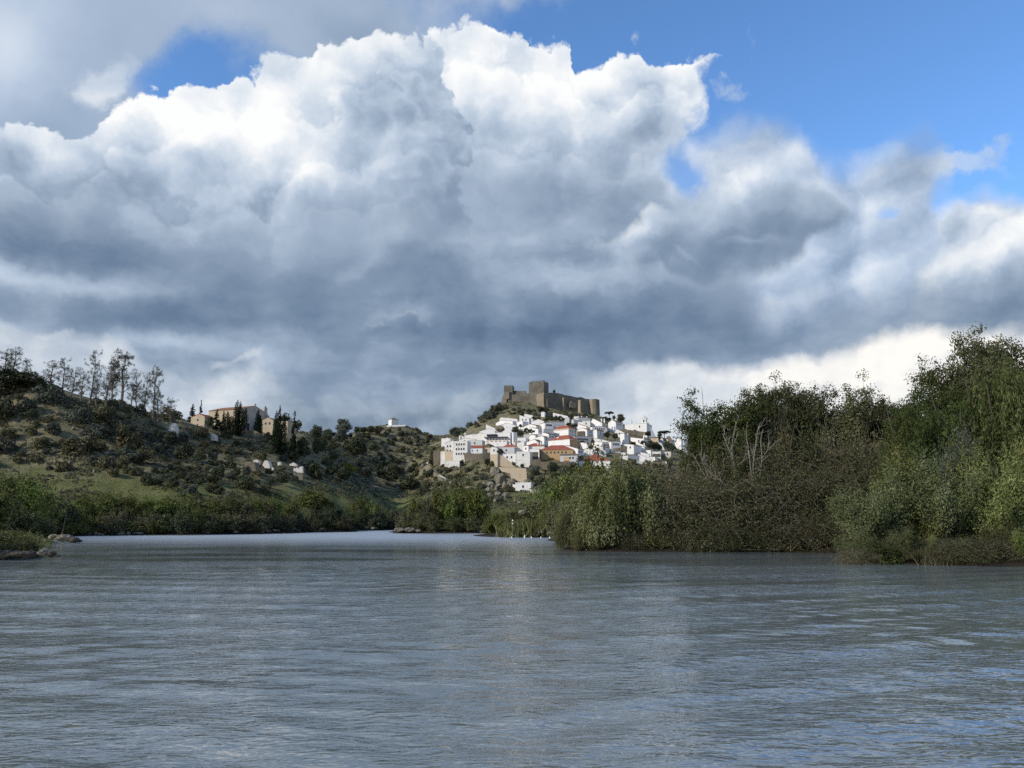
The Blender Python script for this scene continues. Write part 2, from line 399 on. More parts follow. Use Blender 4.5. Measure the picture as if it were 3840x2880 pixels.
# ------------------------------------------------------------------ terrain from survey points
# each column: photo column -> list of (distance, ('r', row) | height in metres)
def r(v): return ('r', v)
SURV = {
 -1500: [(20, -1.5), (34, 0), (45, 2), (90, 14), (160, 40), (300, 70), (500, 60), (1400, 40)],
 -600: [(20, -1.5), (50, -1.0), (58, 0), (66, 1.5), (110, 6), (150, 16), (210, r(1700)), (262, r(1480)), (300, r(1390)), (360, r(1400)), (600, 60), (1400, 40)],
 0: [(20, -1.5), (60, -1.2), (66.5, 0), (71, .7), (90, 1.0), (140, 1.2), (188, 2.0), (215, r(1872)), (240, r(1800)), (262, r(1700)), (280, r(1600)), (295, r(1505)), (305, r(1445)), (345, r(1465)), (500, 60), (1400, 40)],
 130: [(20, -1.5), (60, -1.2), (67, -.4), (74, -.7), (100, -.8), (118, -.5), (124, .1), (132, .8), (188, 1.8), (215, r(1880)), (240, r(1806)), (262, r(1715)), (280, r(1608)), (295, r(1500)), (305, r(1432)), (345, r(1460)), (500, 58), (1400, 40)],
 330: [(20, -1.5), (150, -1.2), (188, -.2), (193, .3), (200, 2), (215, r(1895)), (240, r(1815)), (262, r(1725)), (285, r(1625)), (300, r(1545)), (312, r(1497)), (350, r(1520)), (500, 45), (1400, 40)],
 470: [(20, -1.5), (150, -1.2), (193, -.2), (198, .3), (206, 2), (222, r(1900)), (245, r(1818)), (270, r(1740)), (295, r(1645)), (315, r(1560)), (328, r(1515)), (365, r(1535)), (500, 45), (1400, 40)],
 600: [(20, -1.5), (150, -1.2), (198, -.2), (204, .3), (210, 2), (226, r(1890)), (250, r(1810)), (280, r(1735)), (310, r(1665)), (340, r(1605)), (365, r(1556)), (400, r(1570)), (600, 42), (1400, 40)],
 820: [(20, -1.5), (150, -1.2), (207, -.2), (213, .3), (220, 2), (236, r(1890)), (268, r(1822)), (308, r(1742)), (345, r(1662)), (370, r(1615)), (390, r(1608)), (440, r(1600)), (600, 48), (1400, 40)],
 1000: [(20, -1.5), (150, -1.2), (224, -.2), (230, .3), (238, 2), (254, r(1900)), (290, r(1832)), (330, r(1752)), (370, r(1664)), (390, r(1622)), (430, r(1620)), (700, 42), (1400, 40)],
 1150: [(20, -1.5), (150, -1.2), (258, -.2), (264, .3), (272, 2), (284, r(1880)), (302, r(1850)), (345, r(1806)), (368, r(1765)), (405, r(1690)), (450, r(1624)), (490, r(1620)), (800, 40), (1400, 40)],
 1330: [(20, -1.5), (150, -1.2), (305, -.2), (313, .3), (325, 3), (342, r(1880)), (372, r(1850)), (410, r(1824)), (455, r(1788)), (505, r(1720)), (545, r(1660)), (590, r(1630)), (650, r(1626)), (900, 30), (1500, 30)],
 1410: [(20, -1.5), (150, -1.2), (330, -.2), (340, .3), (352, 3), (390, r(1865)), (430, r(1832)), (475, r(1790)), (520, r(1730)), (570, r(1665)), (640, r(1600)), (680, r(1605)), (950, 30), (1500, 30)],
 1490: [(20, -1.5), (150, -1.2), (235, -.2), (239, .1), (243, .6), (250, -.6), (300, -1.0), (360, -.5), (385, .8), (410, r(1890)), (450, r(1845)), (490, r(1805)), (530, r(1755)), (590, r(1680)), (635, r(1600)), (665, r(1598)), (720, r(1640)), (1000, 20), (1500, 25)],
 1570: [(20, -1.5), (150, -1.2), (235, -.2), (240, .4), (250, 2.2), (280, 3), (330, 3), (385, r(1892)), (440, r(1845)), (490, r(1800)), (540, r(1745)), (600, r(1680)), (645, r(1611)), (680, r(1625)), (1000, 20), (1500, 25)],
 1650: [(20, -1.5), (150, -1.2), (234, -.2), (240, .4), (250, 2.4), (270, 4), (330, r(1892)), (380, r(1852)), (430, r(1812)), (462, r(1768)), (486, r(1738)), (505, r(1705)), (535, r(1672)), (580, r(1660)), (650, r(1668)), (1000, 20), (1500, 25)],
 1710: [(20, -1.5), (150, -1.2), (236, -.2), (241, .4), (250, 2.4), (270, 4), (330, r(1886)), (385, r(1838)), (435, r(1796)), (468, r(1745)), (500, r(1700)), (540, r(1650)), (580, r(1622)), (640, r(1640)), (1000, 30), (1500, 25)],
 1790: [(20, -1.5), (150, -1.2), (238, -.2), (243, .4), (250, 2.4), (270, 4), (330, r(1888)), (370, r(1850)), (412, r(1800)), (450, r(1752)), (490, r(1700)), (530, r(1650)), (570, r(1608)), (610, r(1572)), (650, r(1600)), (1000, 35), (1500, 25)],
 1850: [(20, -1.5), (150, -1.2), (238, -.2), (243, .4), (250, 2.4), (270, 4), (325, r(1895)), (360, r(1862)), (400, r(1812)), (440, r(1748)), (485, r(1700)), (525, r(1652)), (565, r(1608)), (600, r(1570)), (628, r(1537)), (670, r(1560)), (1000, 35), (1500, 25)],
 1900: [(20, -1.5), (150, -1.2), (238, -.2), (243, .4), (250, 2.2), (270, 4), (320, r(1912)), (352, r(1880)), (392, r(1828)), (422, r(1790)), (450, r(1735)), (482, r(1700)), (522, r(1655)), (562, r(1606)), (600, r(1565)), (630, r(1528)), (648, r(1510)), (690, r(1500)), (760, r(1560)), (1000, 40), (1500, 25)],
 1980: [(20, -1.5), (150, -1.2), (166, -.2), (170, .3), (178, 1.4), (215, 2.2), (270, 3.4), (310, r(1914)), (352, r(1880)), (395, r(1822)), (430, r(1770)), (455, r(1722)), (485, r(1690)), (522, r(1650)), (562, r(1604)), (600, r(1562)), (632, r(1535)), (655, r(1512)), (700, r(1500)), (760, r(1560)), (1000, 40), (1500, 25)],
 2050: [(20, -1.5), (130, -1.2), (166, -.2), (170, .3), (178, 1.6), (215, 2.6), (270, 3.4), (310, r(1914)), (352, r(1880)), (395, r(1825)), (428, r(1775)), (455, r(1725)), (485, r(1690)), (522, r(1650)), (562, r(1604)), (600, r(1562)), (632, r(1542)), (650, r(1530)), (700, r(1525)), (760, r(1560)), (1000, 40), (1500, 25)],
 2120: [(20, -1.5), (80, -1.2), (100, -.6), (118, -.1), (124, .4), (135, 1.3), (215, 2.6), (270, 3.4), (310, r(1914)), (355, r(1875)), (400, r(1812)), (430, r(1765)), (458, r(1718)), (488, r(1682)), (522, r(1648)), (562, r(1604)), (600, r(1572)), (635, r(1548)), (665, r(1543)), (705, r(1540)), (760, r(1570)), (1000, 40), (1500, 25)],
 2200: [(20, -1.5), (75, -1.2), (85, -.2), (88, .4), (95, 1.4), (140, 2.6), (250, 3.8), (355, r(1875)), (402, r(1808)), (432, r(1762)), (462, r(1714)), (492, r(1678)), (525, r(1645)), (565, r(1602)), (605, r(1575)), (640, r(1556)), (675, r(1553)), (710, r(1552)), (760, r(1580)), (1000, 40), (1500, 25)],
 2300: [(20, -1.5), (75, -1.2), (84, -.2), (87, .4), (94, 1.4), (140, 2.6), (250, 4), (400, r(1812)), (432, r(1768)), (470, r(1716)), (510, r(1672)), (550, r(1632)), (600, r(1598)), (640, r(1582)), (690, r(1590)), (800, 60), (1500, 25)],
 2400: [(20, -1.5), (75, -1.2), (83.5, -.2), (86.5, .4), (94, 1.4), (140, 2.6), (250, 4), (400, r(1822)), (450, r(1752)), (500, r(1702)), (540, r(1668)), (580, r(1634)), (612, r(1616)), (650, r(1612)), (760, r(1650)), (1500, 25)],
 2500: [(20, -1.5), (75, -1.2), (83, -.2), (86, .4), (94, 1.4), (140, 2.6), (250, 4), (400, r(1832)), (450, r(1770)), (500, r(1722)), (550, r(1684)), (600, r(1666)), (650, r(1668)), (800, r(1720)), (1500, 25)],
 2650: [(20, -1.5), (75, -1.2), (83, -.2), (86, .4), (94, 1.4), (140, 2.6), (250, 4), (400, r(1850)), (500, r(1785)), (600, r(1745)), (800, r(1790)), (1500, 25)],
 2900: [(20, -1.5), (75, -1.2), (83, -.2), (86, .4), (92, 1.5), (140, 3), (250, 4), (400, r(1900)), (600, r(1850)), (1500, 30)],
 3130: [(20, -1.5), (65, -1.2), (79, -.2), (82, .4), (88, 1.5), (140, 3), (250, 4), (400, r(1900)), (600, r(1850)), (1500, 30)],
 3230: [(20, -1.5), (50, -1.2), (60, -.2), (62.5, .4), (67, 1.2), (140, 3), (250, 4), (400, r(1900)), (1500, 30)],
 3500: [(20, -1.5), (45, -1.2), (57.5, -.2), (60, .4), (65, 1.2), (140, 3), (250, 4), (400, r(1900)), (1500, 30)],
 3840: [(20, -1.5), (40, -1.2), (54.5, -.2), (57, .4), (62, 1.2), (140, 3), (250, 4), (400, r(1900)), (1500, 30)],
 5200: [(14, -1.5), (24, -1.0), (32, 0), (40, 1.5), (140, 4), (400, 12), (1500, 30)],
}
LS = 4.0; AS = 7.2
def to_dom(x, y):
    return np.stack([np.asarray(x / y) * AS, np.log(y) * LS], -1)
_P, _Q = [], []
for c, lst in SURV.items():
    for D, v in lst:
        if isinstance(v, tuple):
            p = at(c, v[1], D)
        else:
            # column fixed, height given
            k = (v - CAMH) / D; t = math.atan2(v - CAMH, D)
            zc = D * CP + (v - CAMH) * SP
            p = ((c - 1920.0) / F * zc, D, v)
        _P.append(to_dom(p[0], p[1])); _Q.append(p[2] / D)
_P = np.array(_P); _Q = np.array(_Q)
_d = np.sqrt(((_P[:, None] - _P[None]) ** 2).sum(-1))
_n = len(_P)
_A = np.zeros((_n + 3, _n + 3)); _A[:_n, :_n] = _d + np.eye(_n) * 1e-4
_A[:_n, _n] = 1; _A[:_n, _n + 1:] = _P; _A[_n:, :_n] = _A[:_n, _n:].T
_W = np.linalg.solve(_A, np.concatenate([_Q, [0, 0, 0]]))
def terrain_z(x, y, base=False):
    x = np.atleast_1d(np.asarray(x, float)); y = np.maximum(np.atleast_1d(np.asarray(y, float)), 8.0)
    P = to_dom(x, y); out = np.zeros(len(x))
    for i in range(0, len(x), 20000):
        q = P[i:i + 20000]
        d = np.sqrt(((q[:, None] - _P[None]) ** 2).sum(-1))
        out[i:i + 20000] = d @ _W[:_n] + _W[_n] + q @ _W[_n + 1:]
    z = out * y
    amp = np.clip((z - 0.3) / 6.0, 0, 1)
    z = z + amp * (fbm(x / 26, y / 26, 4) * 5.0 + fbm(x / 5, y / 5, 3) * 1.4) * np.clip(y / 300, .25, 1)
    if not base:      # streets and yards lie below the house sills
        a = x / y
        m = np.clip((y - 466) / 26, 0, 1) * np.clip((628 - y) / 25, 0, 1) * np.clip((a + .082) / .012, 0, 1) * np.clip((.235 - a) / .03, 0, 1)
        z = z - 3.6 * m
    return np.where(y > 1300, z * np.clip((2200 - y) / 900, 0.2, 1), z)

def hit(px, py, dmin=60.0, dmax=900.0, base=False):
    """where the view line through a photo point meets the ground"""
    D = np.exp(np.linspace(math.log(dmin), math.log(dmax), 500))
    d = ray(px, py); t = D / d[1]
    z = CAMH + d[2] * t
    tz = terrain_z(d[0] * t, D, base)
    k = np.nonzero(tz >= z)[0]
    i = k[0] if len(k) else len(D) - 1
    if i > 0 and len(k):
        a = z[i - 1] - tz[i - 1]; b = tz[i] - z[i]
        Dh = D[i - 1] + (D[i] - D[i - 1]) * a / (a + b + 1e-9)
    else: Dh = D[i]
    x, y, zz = at(px, py, Dh)
    return x, y, zz

def build_terrain():
    m, nt, out = material('ground')
    g = nt.nodes.new('ShaderNodeNewGeometry')
    pos = g.outputs['Position']
    s = nt.nodes.new('ShaderNodeSeparateXYZ'); nt.links.new(pos, s.inputs[0])
    nz = nt.nodes.new('ShaderNodeSeparateXYZ'); nt.links.new(g.outputs['Normal'], nz.inputs[0])
    Z = X(s.outputs[2]); Y = X(s.outputs[1]); XX = X(s.outputs[0])
    big = noise(pos, .022, 5, .55); mid = noise(pos, .16, 5, .6); sm = noise(pos, .9, 5, .65)
    earth = ramp(mid * .55 + sm * .45, [(0.25, (.068, .062, .032)), (.45, (.14, .125, .066)), (.6, (.22, .19, .108)), (.8, (.31, .27, .17))])
    grass = ramp(sm * .6 + mid * .4, [(.3, (.066, .070, .022)), (.5, (.120, .124, .042)), (.72, (.180, .175, .072))])
    # green where low and gentle, and in patches
    gm = sstep(Z + (big - .5) * 22 + (mid - .5) * 8, 25, 14) * sstep(X(nz.outputs[2]), .55, .8)
    gm = X.op('MAXIMUM', gm, sstep(big + (mid - .5) * .3, .56, .64) * .75)
    c = mixc(gm * sstep(Y, 470, 400), earth, grass)
    # pale rock specks
    rk = sstep(voro(pos, .55), .28, .12) * sstep(mid, .5, .62)
    c = mixc(rk * .75, c, (.24, .21, .16))
    # mud rim at the waterline
    c = mixc(sstep(Z + (mid - .5) * 1.2, 1.7, .7), c, (.035, .028, .018))
    h = sm * .7 + noise(pos, 3.5, 4, .6) * .3
    principled(nt, out, c, .95, .1, bump(nt, h, 1.0, .9))
    na, nr = 900, 520
    ca = np.linspace(-1.05, 1.05, na)
    yr = np.concatenate([[-60, -20, 0, 8], np.exp(np.linspace(math.log(14), math.log(6000), nr))])
    nr = len(yr)
    Yg, Ag = np.meshgrid(yr, ca, indexing='ij')
    wide = np.maximum(Yg, 14)
    Xg = Ag * wide * 1.02
    Zg = terrain_z(Xg.ravel(), np.maximum(Yg.ravel(), 14)).reshape(Yg.shape)
    Zg = np.where(Yg < 14, -1.6, Zg)
    V = np.stack([Xg, Yg, Zg], -1).reshape(-1, 3)
    i = np.arange(nr - 1)[:, None] * na + np.arange(na - 1)[None]
    Fc = np.stack([i, i + 1, i + na + 1, i + na], -1).reshape(-1, 4)
    link('ground', mesh_np('ground', V, Fc, [m], smooth=True))
    tag(bpy.data.objects['ground'], kind='structure')
build_terrain()

# ------------------------------------------------------------------ water
def build_water():
    m, nt, out = material('river_water')
    pos = worldco(nt)
    s = nt.nodes.new('ShaderNodeSeparateXYZ'); nt.links.new(pos, s.inputs[0])
    Y = X(s.outputs[1])
    mp = nt.nodes.new('ShaderNodeMapping'); mp.inputs['Scale'].default_value = (.55, 1.3, 1); mp.inputs['Rotation'].default_value = (0, 0, .15)
    nt.links.new(pos, mp.inputs[0]); v = mp.outputs[0]
    n1 = noise(v, 2.9, 2, .5, dist=.5); n2 = noise(v, 7.5, 1.5, .45, dist=.3); n3 = noise(v, .8, 2, .5)
    gm_ = nt.nodes.new('ShaderNodeMapping'); gm_.inputs['Scale'].default_value = (.6, 1.5, 1); gm_.inputs['Rotation'].default_value = (0, 0, .3); nt.links.new(pos, gm_.inputs[0])
    gust = noise(gm_.outputs[0], .075, 4, .6, dist=.6)
    calm = sstep(gust, .36, .62) * 1.25 + .30
    far = sstep(Y, 150, 25)
    fr = sstep(Y, 110, 12)
    h = n3 * .30 + n1 * .50 + n2 * (fr * .16 + .06)
    b = nt.nodes.new('ShaderNodeBump'); b.inputs['Distance'].default_value = .10
    nt.links.new(h.v, b.inputs['Height']); nt.links.new((calm * .75).v, b.inputs['Strength'])
    df = nt.nodes.new('ShaderNodeBsdfDiffuse'); df.inputs['Color'].default_value = (.135, .155, .148, 1)
    gl = nt.nodes.new('ShaderNodeBsdfGlossy'); nt.links.new((sstep(Y, 40, 190) * .32 + .02).v, gl.inputs['Roughness']); gl.inputs['Color'].default_value = (1, 1, 1, 1)
    fr_ = nt.nodes.new('ShaderNodeFresnel'); fr_.inputs['IOR'].default_value = 2.9
    nt.links.new(b.outputs[0], gl.inputs['Normal']); nt.links.new(b.outputs[0], fr_.inputs['Normal'])
    mx = nt.nodes.new('ShaderNodeMixShader'); nt.links.new(fr_.outputs[0], mx.inputs[0])
    nt.links.new(df.outputs[0], mx.inputs[1]); nt.links.new(gl.outputs[0], mx.inputs[2]); nt.links.new(mx.outputs[0], out.inputs[0])
    nc = 620
    yr = np.concatenate([np.linspace(-80, 4, 20), np.exp(np.linspace(math.log(5), math.log(160), 900)), np.exp(np.linspace(math.log(162), math.log(700), 60))])
    sx = np.linspace(-1, 1, nc); sx = sx * (.8 + .45 * np.abs(sx) ** 3)
    Yg, S = np.meshgrid(yr, sx, indexing='ij')
    Xg = S * (8 + np.abs(Yg))
    Z = np.zeros_like(Xg)
    r2 = np.random.default_rng(11)
    msk = lambda sc, o: np.clip(vnoise(Xg / sc + o, Yg / sc + o * 2) * 2.2 - .5, 0, 1)
    def train(ang, wl, amp, mask, curve=0.0):
        k = 2 * math.pi / wl
        ph = k * (Xg * math.cos(ang) + Yg * math.sin(ang)) + curve * np.sin(Xg / 9.0 + Yg / 15.0) + fbm(Xg / 6, Yg / 6, 2) * 3
        return amp * (np.sin(ph) + .25 * np.sin(2 * ph + .7)) * mask
    # boat wake: swells running away to the right, and a weaker pair to the left
    right = 1 / (1 + np.exp(-(Xg - .12 * Yg + 1) / 2.5)); left = 1 / (1 + np.exp((Xg + .18 * Yg) / 2.5))
    fade = np.clip(Yg / 8, 0, 1) * np.exp(-np.maximum(Yg - 12, 0) / 38)
    Z += train(math.radians(112), 3.1, .036, right * fade, 1.0) + train(math.radians(118), 1.7, .012, right * fade * msk(7, 3))
    Z += train(math.radians(72), 2.4, .018, left * fade * msk(14, 9), 1.0) + train(math.radians(84), 3.6, .036, left * np.exp(-((Yg - 32) / 16.0) ** 2) * np.clip((-Xg - .1 * Yg) / 4, 0, 1), .5)
    Z += train(math.radians(92), 5.5, .022, left * msk(22, 4) * np.exp(-np.maximum(Yg - 25, 0) / 50), .6)
    for i in range(16):
        wl = .55 + 1.5 * r2.random(); a = math.radians(90 + r2.normal() * 38)
        Z += train(a, wl, .0032 * wl, msk(5 + 8 * r2.random(), 20 + i * 3) * np.clip(1.2 - Yg / 90, 0, 1))
    Z *= np.clip((160 - Yg) / 120, 0, 1)
    V = np.stack([Xg, Yg, Z], -1).reshape(-1, 3)
    nr = len(yr); i = np.arange(nr - 1)[:, None] * nc + np.arange(nc - 1)[None]
    Fc = np.stack([i, i + 1, i + nc + 1, i + nc], -1).reshape(-1, 4)
    tag(link('river_water', mesh_np('river_water', V, Fc, [m], smooth=True)), kind='structure')
build_water()

# ------------------------------------------------------------------ plant materials
def leafmat(name, dark, mid, light, transl=.18, patch=1.0):
    m, nt, out = material(name)
    g = nt.nodes.new('ShaderNodeNewGeometry'); oi = nt.nodes.new('ShaderNodeObjectInfo')
    oc = objco(nt)
    isl = X(g.outputs['Random Per Island'])
    pn = noise(oc, patch, 3, .6)
    v = isl * .45 + (pn - .5) * 1.1 + .28 + (X(oi.outputs['Random']) - .5) * .12
    c = ramp(v, [(.05, dark), (.5, mid), (.95, light)])
    hs = nt.nodes.new('ShaderNodeHueSaturation')
    nt.links.new((X(oi.outputs['Random']) * .03 + .485).v, hs.inputs['Hue'])
    nt.links.new((lin(X(oi.outputs['Random']), 0, 1, .82, 1.18)).v, hs.inputs['Value'])
    nt.links.new(c, hs.inputs['Color'])
    d = nt.nodes.new('ShaderNodeBsdfDiffuse'); nt.links.new(hs.outputs[0], d.inputs[0])
    t = nt.nodes.new('ShaderNodeBsdfTranslucent'); nt.links.new(hs.outputs[0], t.inputs[0])
    mx = nt.nodes.new('ShaderNodeMixShader'); mx.inputs[0].default_value = transl
    nt.links.new(d.outputs[0], mx.inputs[1]); nt.links.new(t.outputs[0], mx.inputs[2])
    nt.links.new(mx.outputs[0], out.inputs[0])
    return m

def barkmat(name, a, b, scale=3.0):
    m, nt, out = material(name)
    n = noise(objco(nt), scale, 4, .6)
    principled(nt, out, ramp(n, [(.3, a), (.7, b)]), .9, .1, bump(nt, n, .5, .05))
    return m

LM = {
 'holm': leafmat('holm_oak_leaf', (0.026, 0.032, 0.017), (0.062, 0.069, 0.039), (0.139, 0.143, 0.086)),
 'olive': leafmat('olive_brown_leaf', (0.058, 0.058, 0.030), (0.110, 0.104, 0.058), (0.193, 0.175, 0.104)),
 'grey': leafmat('grey_green_leaf', (0.043, 0.054, 0.037), (0.088, 0.096, 0.071), (0.164, 0.168, 0.126)),
 'green': leafmat('riverside_leaf', (0.051, 0.061, 0.018), (0.120, 0.134, 0.044), (0.244, 0.250, 0.104)),
 'lush': leafmat('fresh_green_leaf', (0.051, 0.065, 0.016), (0.111, 0.135, 0.035), (0.212, 0.233, 0.079)),
 'yellow': leafmat('yellow_green_leaf', (0.112, 0.119, 0.014), (0.196, 0.196, 0.028), (0.308, 0.294, 0.056)),
 'brown': leafmat('brown_thicket_leaf', (0.035, 0.037, 0.015), (0.088, 0.090, 0.041), (0.182, 0.176, 0.094)),
 'tall': leafmat('poplar_leaf', (0.034, 0.039, 0.017), (0.077, 0.084, 0.038), (0.147, 0.151, 0.084), patch=.35),
 'dark': leafmat('ivy_dark_leaf', (0.022, 0.028, 0.011), (0.048, 0.062, 0.021), (0.098, 0.119, 0.042), patch=.35),
 'willow': leafmat('willow_leaf', (0.043, 0.050, 0.014), (0.112, 0.122, 0.043), (0.269, 0.254, 0.145), patch=.3),
 'willowb': leafmat('willow_bright_leaf', (0.032, 0.042, 0.012), (0.078, 0.092, 0.032), (0.165, 0.180, 0.080), patch=.3),
 'silver': leafmat('silver_green_leaf', (0.047, 0.056, 0.021), (0.100, 0.115, 0.050), (0.200, 0.206, 0.112), patch=.5),
 'euca': leafmat('eucalyptus_leaf', (0.050, 0.056, 0.040), (0.105, 0.106, 0.082), (0.20, 0.18, 0.14)),
 'cyp': leafmat('cypress_leaf', (0.008, 0.014, 0.008), (0.018, 0.027, 0.015), (0.036, 0.048, 0.025), transl=.05),
 'reed': leafmat('reed_blade', (0.055, 0.062, 0.018), (0.120, 0.125, 0.045), (0.240, 0.220, 0.110)),
}
BARK = barkmat('bark', (.035, .028, .02), (.09, .075, .055))
PALE = barkmat('pale_bark', (.13, .115, .09), (.25, .225, .18))
TWIG = barkmat('twig', (.050, .046, .028), (.112, .102, .066))

# ------------------------------------------------------------------ plant geometry
class Buf:
    def __init__(s): s.v = []; s.q = []; s.t = []; s.n = 0
    def add(s, v, q=None, t=None):
        if q is not None and len(q): s.q.append(np.asarray(q) + s.n)
        if t is not None and len(t): s.t.append(np.asarray(t) + s.n)
        s.v.append(np.asarray(v, float)); s.n += len(v)
    def mesh(s, name, mats, smooth=False):
        v = np.concatenate(s.v)
        f = []
        if s.q: f.append(np.concatenate(s.q))
        if s.t: f.append(np.concatenate(s.t))
        return mesh_np(name, v, f, mats, smooth=smooth)

def unit(v): return v / (np.linalg.norm(v, axis=-1, keepdims=True) + 1e-9)

def leaves(c, n, L, W, rg, along=None):
    """diamond leaves at c facing n; along = preferred long direction"""
    k = len(c)
    n = unit(n)
    a = rg.normal(size=(k, 3)) if along is None else along + rg.normal(size=(k, 3)) * .25
    t = unit(a - n * (a * n).sum(-1, keepdims=True)); b = np.cross(n, t)
    L = np.broadcast_to(np.asarray(L, float).reshape(-1, 1), (k, 1)); W = np.broadcast_to(np.asarray(W, float).reshape(-1, 1), (k, 1))
    v = np.stack([c - t * L / 2, c + b * W / 2 - n * W * .12, c + t * L / 2, c - b * W / 2 - n * W * .12], 1).reshape(-1, 3)
    q = np.arange(4 * k).reshape(-1, 4)
    return v, q

def cloud(blobs, n, L, rg, shell=.5, up=.35, asp=.6, zmin=-1e9, rand=.55):
    blobs = np.asarray(blobs, float)
    area = (blobs[:, 3] * blobs[:, 4] + blobs[:, 3] * blobs[:, 5] + blobs[:, 4] * blobs[:, 5])
    i = rg.choice(len(blobs), n, p=area / area.sum())
    d = unit(rg.normal(size=(n, 3)))
    rr = 1 - shell * rg.random(n) ** 1.6
    c = blobs[i, :3] + d * blobs[i, 3:6] * rr[:, None]
    k = c[:, 2] > zmin
    c, d = c[k], d[k]
    nn = unit(d + np.array([0, 0, up]) + rg.normal(size=c.shape) * rand)
    s = L * (.6 + .8 * rg.random(len(c)))
    return leaves(c, nn, s, s * asp, rg)

def tube(buf, pts, r0, r1, sides=5):
    pts = np.asarray(pts, float); n = len(pts)
    T = np.gradient(pts, axis=0); T = unit(T)
    ref = np.array([0.31, 0.87, 0.38]); ref = ref / np.linalg.norm(ref)
    A = unit(np.cross(T, ref)); B = np.cross(T, A)
    rr = np.linspace(r0, r1, n)[:, None, None]
    an = np.linspace(0, 2 * math.pi, sides, endpoint=False)
    ring = pts[:, None] + rr * (np.cos(an)[None, :, None] * A[:, None] + np.sin(an)[None, :, None] * B[:, None])
    i = np.arange(n - 1)[:, None] * sides + np.arange(sides)[None]
    j = np.arange(n - 1)[:, None] * sides + (np.arange(sides)[None] + 1) % sides
    buf.add(ring.reshape(-1, 3), np.stack([i, j, j + sides, i + sides], -1).reshape(-1, 4))

def wob(a, b, n, amt, rg):
    a = np.asarray(a, float); b = np.asarray(b, float)
    t = np.linspace(0, 1, n)[:, None]
    p = a + (b - a) * t
    w = np.cumsum(rg.normal(size=(n, 3)) * amt, 0); w -= w[:1]; w = w - t * 0
    return p + w * np.sin(np.minimum(t * 2, 1) * math.pi / 2)

def lumps(rx, ry, rz, cz, k, sub, rg, zlow=-.4):
    out = [(0, 0, cz, rx * .72, ry * .72, rz * .78)]
    while len(out) < k + 1:
        d = rg.normal(size=3); d /= np.linalg.norm(d)
        if d[2] < zlow: continue
        s = sub * (.55 + .8 * rg.random())
        f = .62 + .26 * rg.random()
        out.append((d[0] * rx * f, d[1] * ry * f, cz + d[2] * rz * f, rx * s, ry * s, rz * s * .9))
    return out

def two(name, crown, wood):          # (crown mesh, wood mesh)
    return {'name': name, 'crown': crown, 'wood': wood}

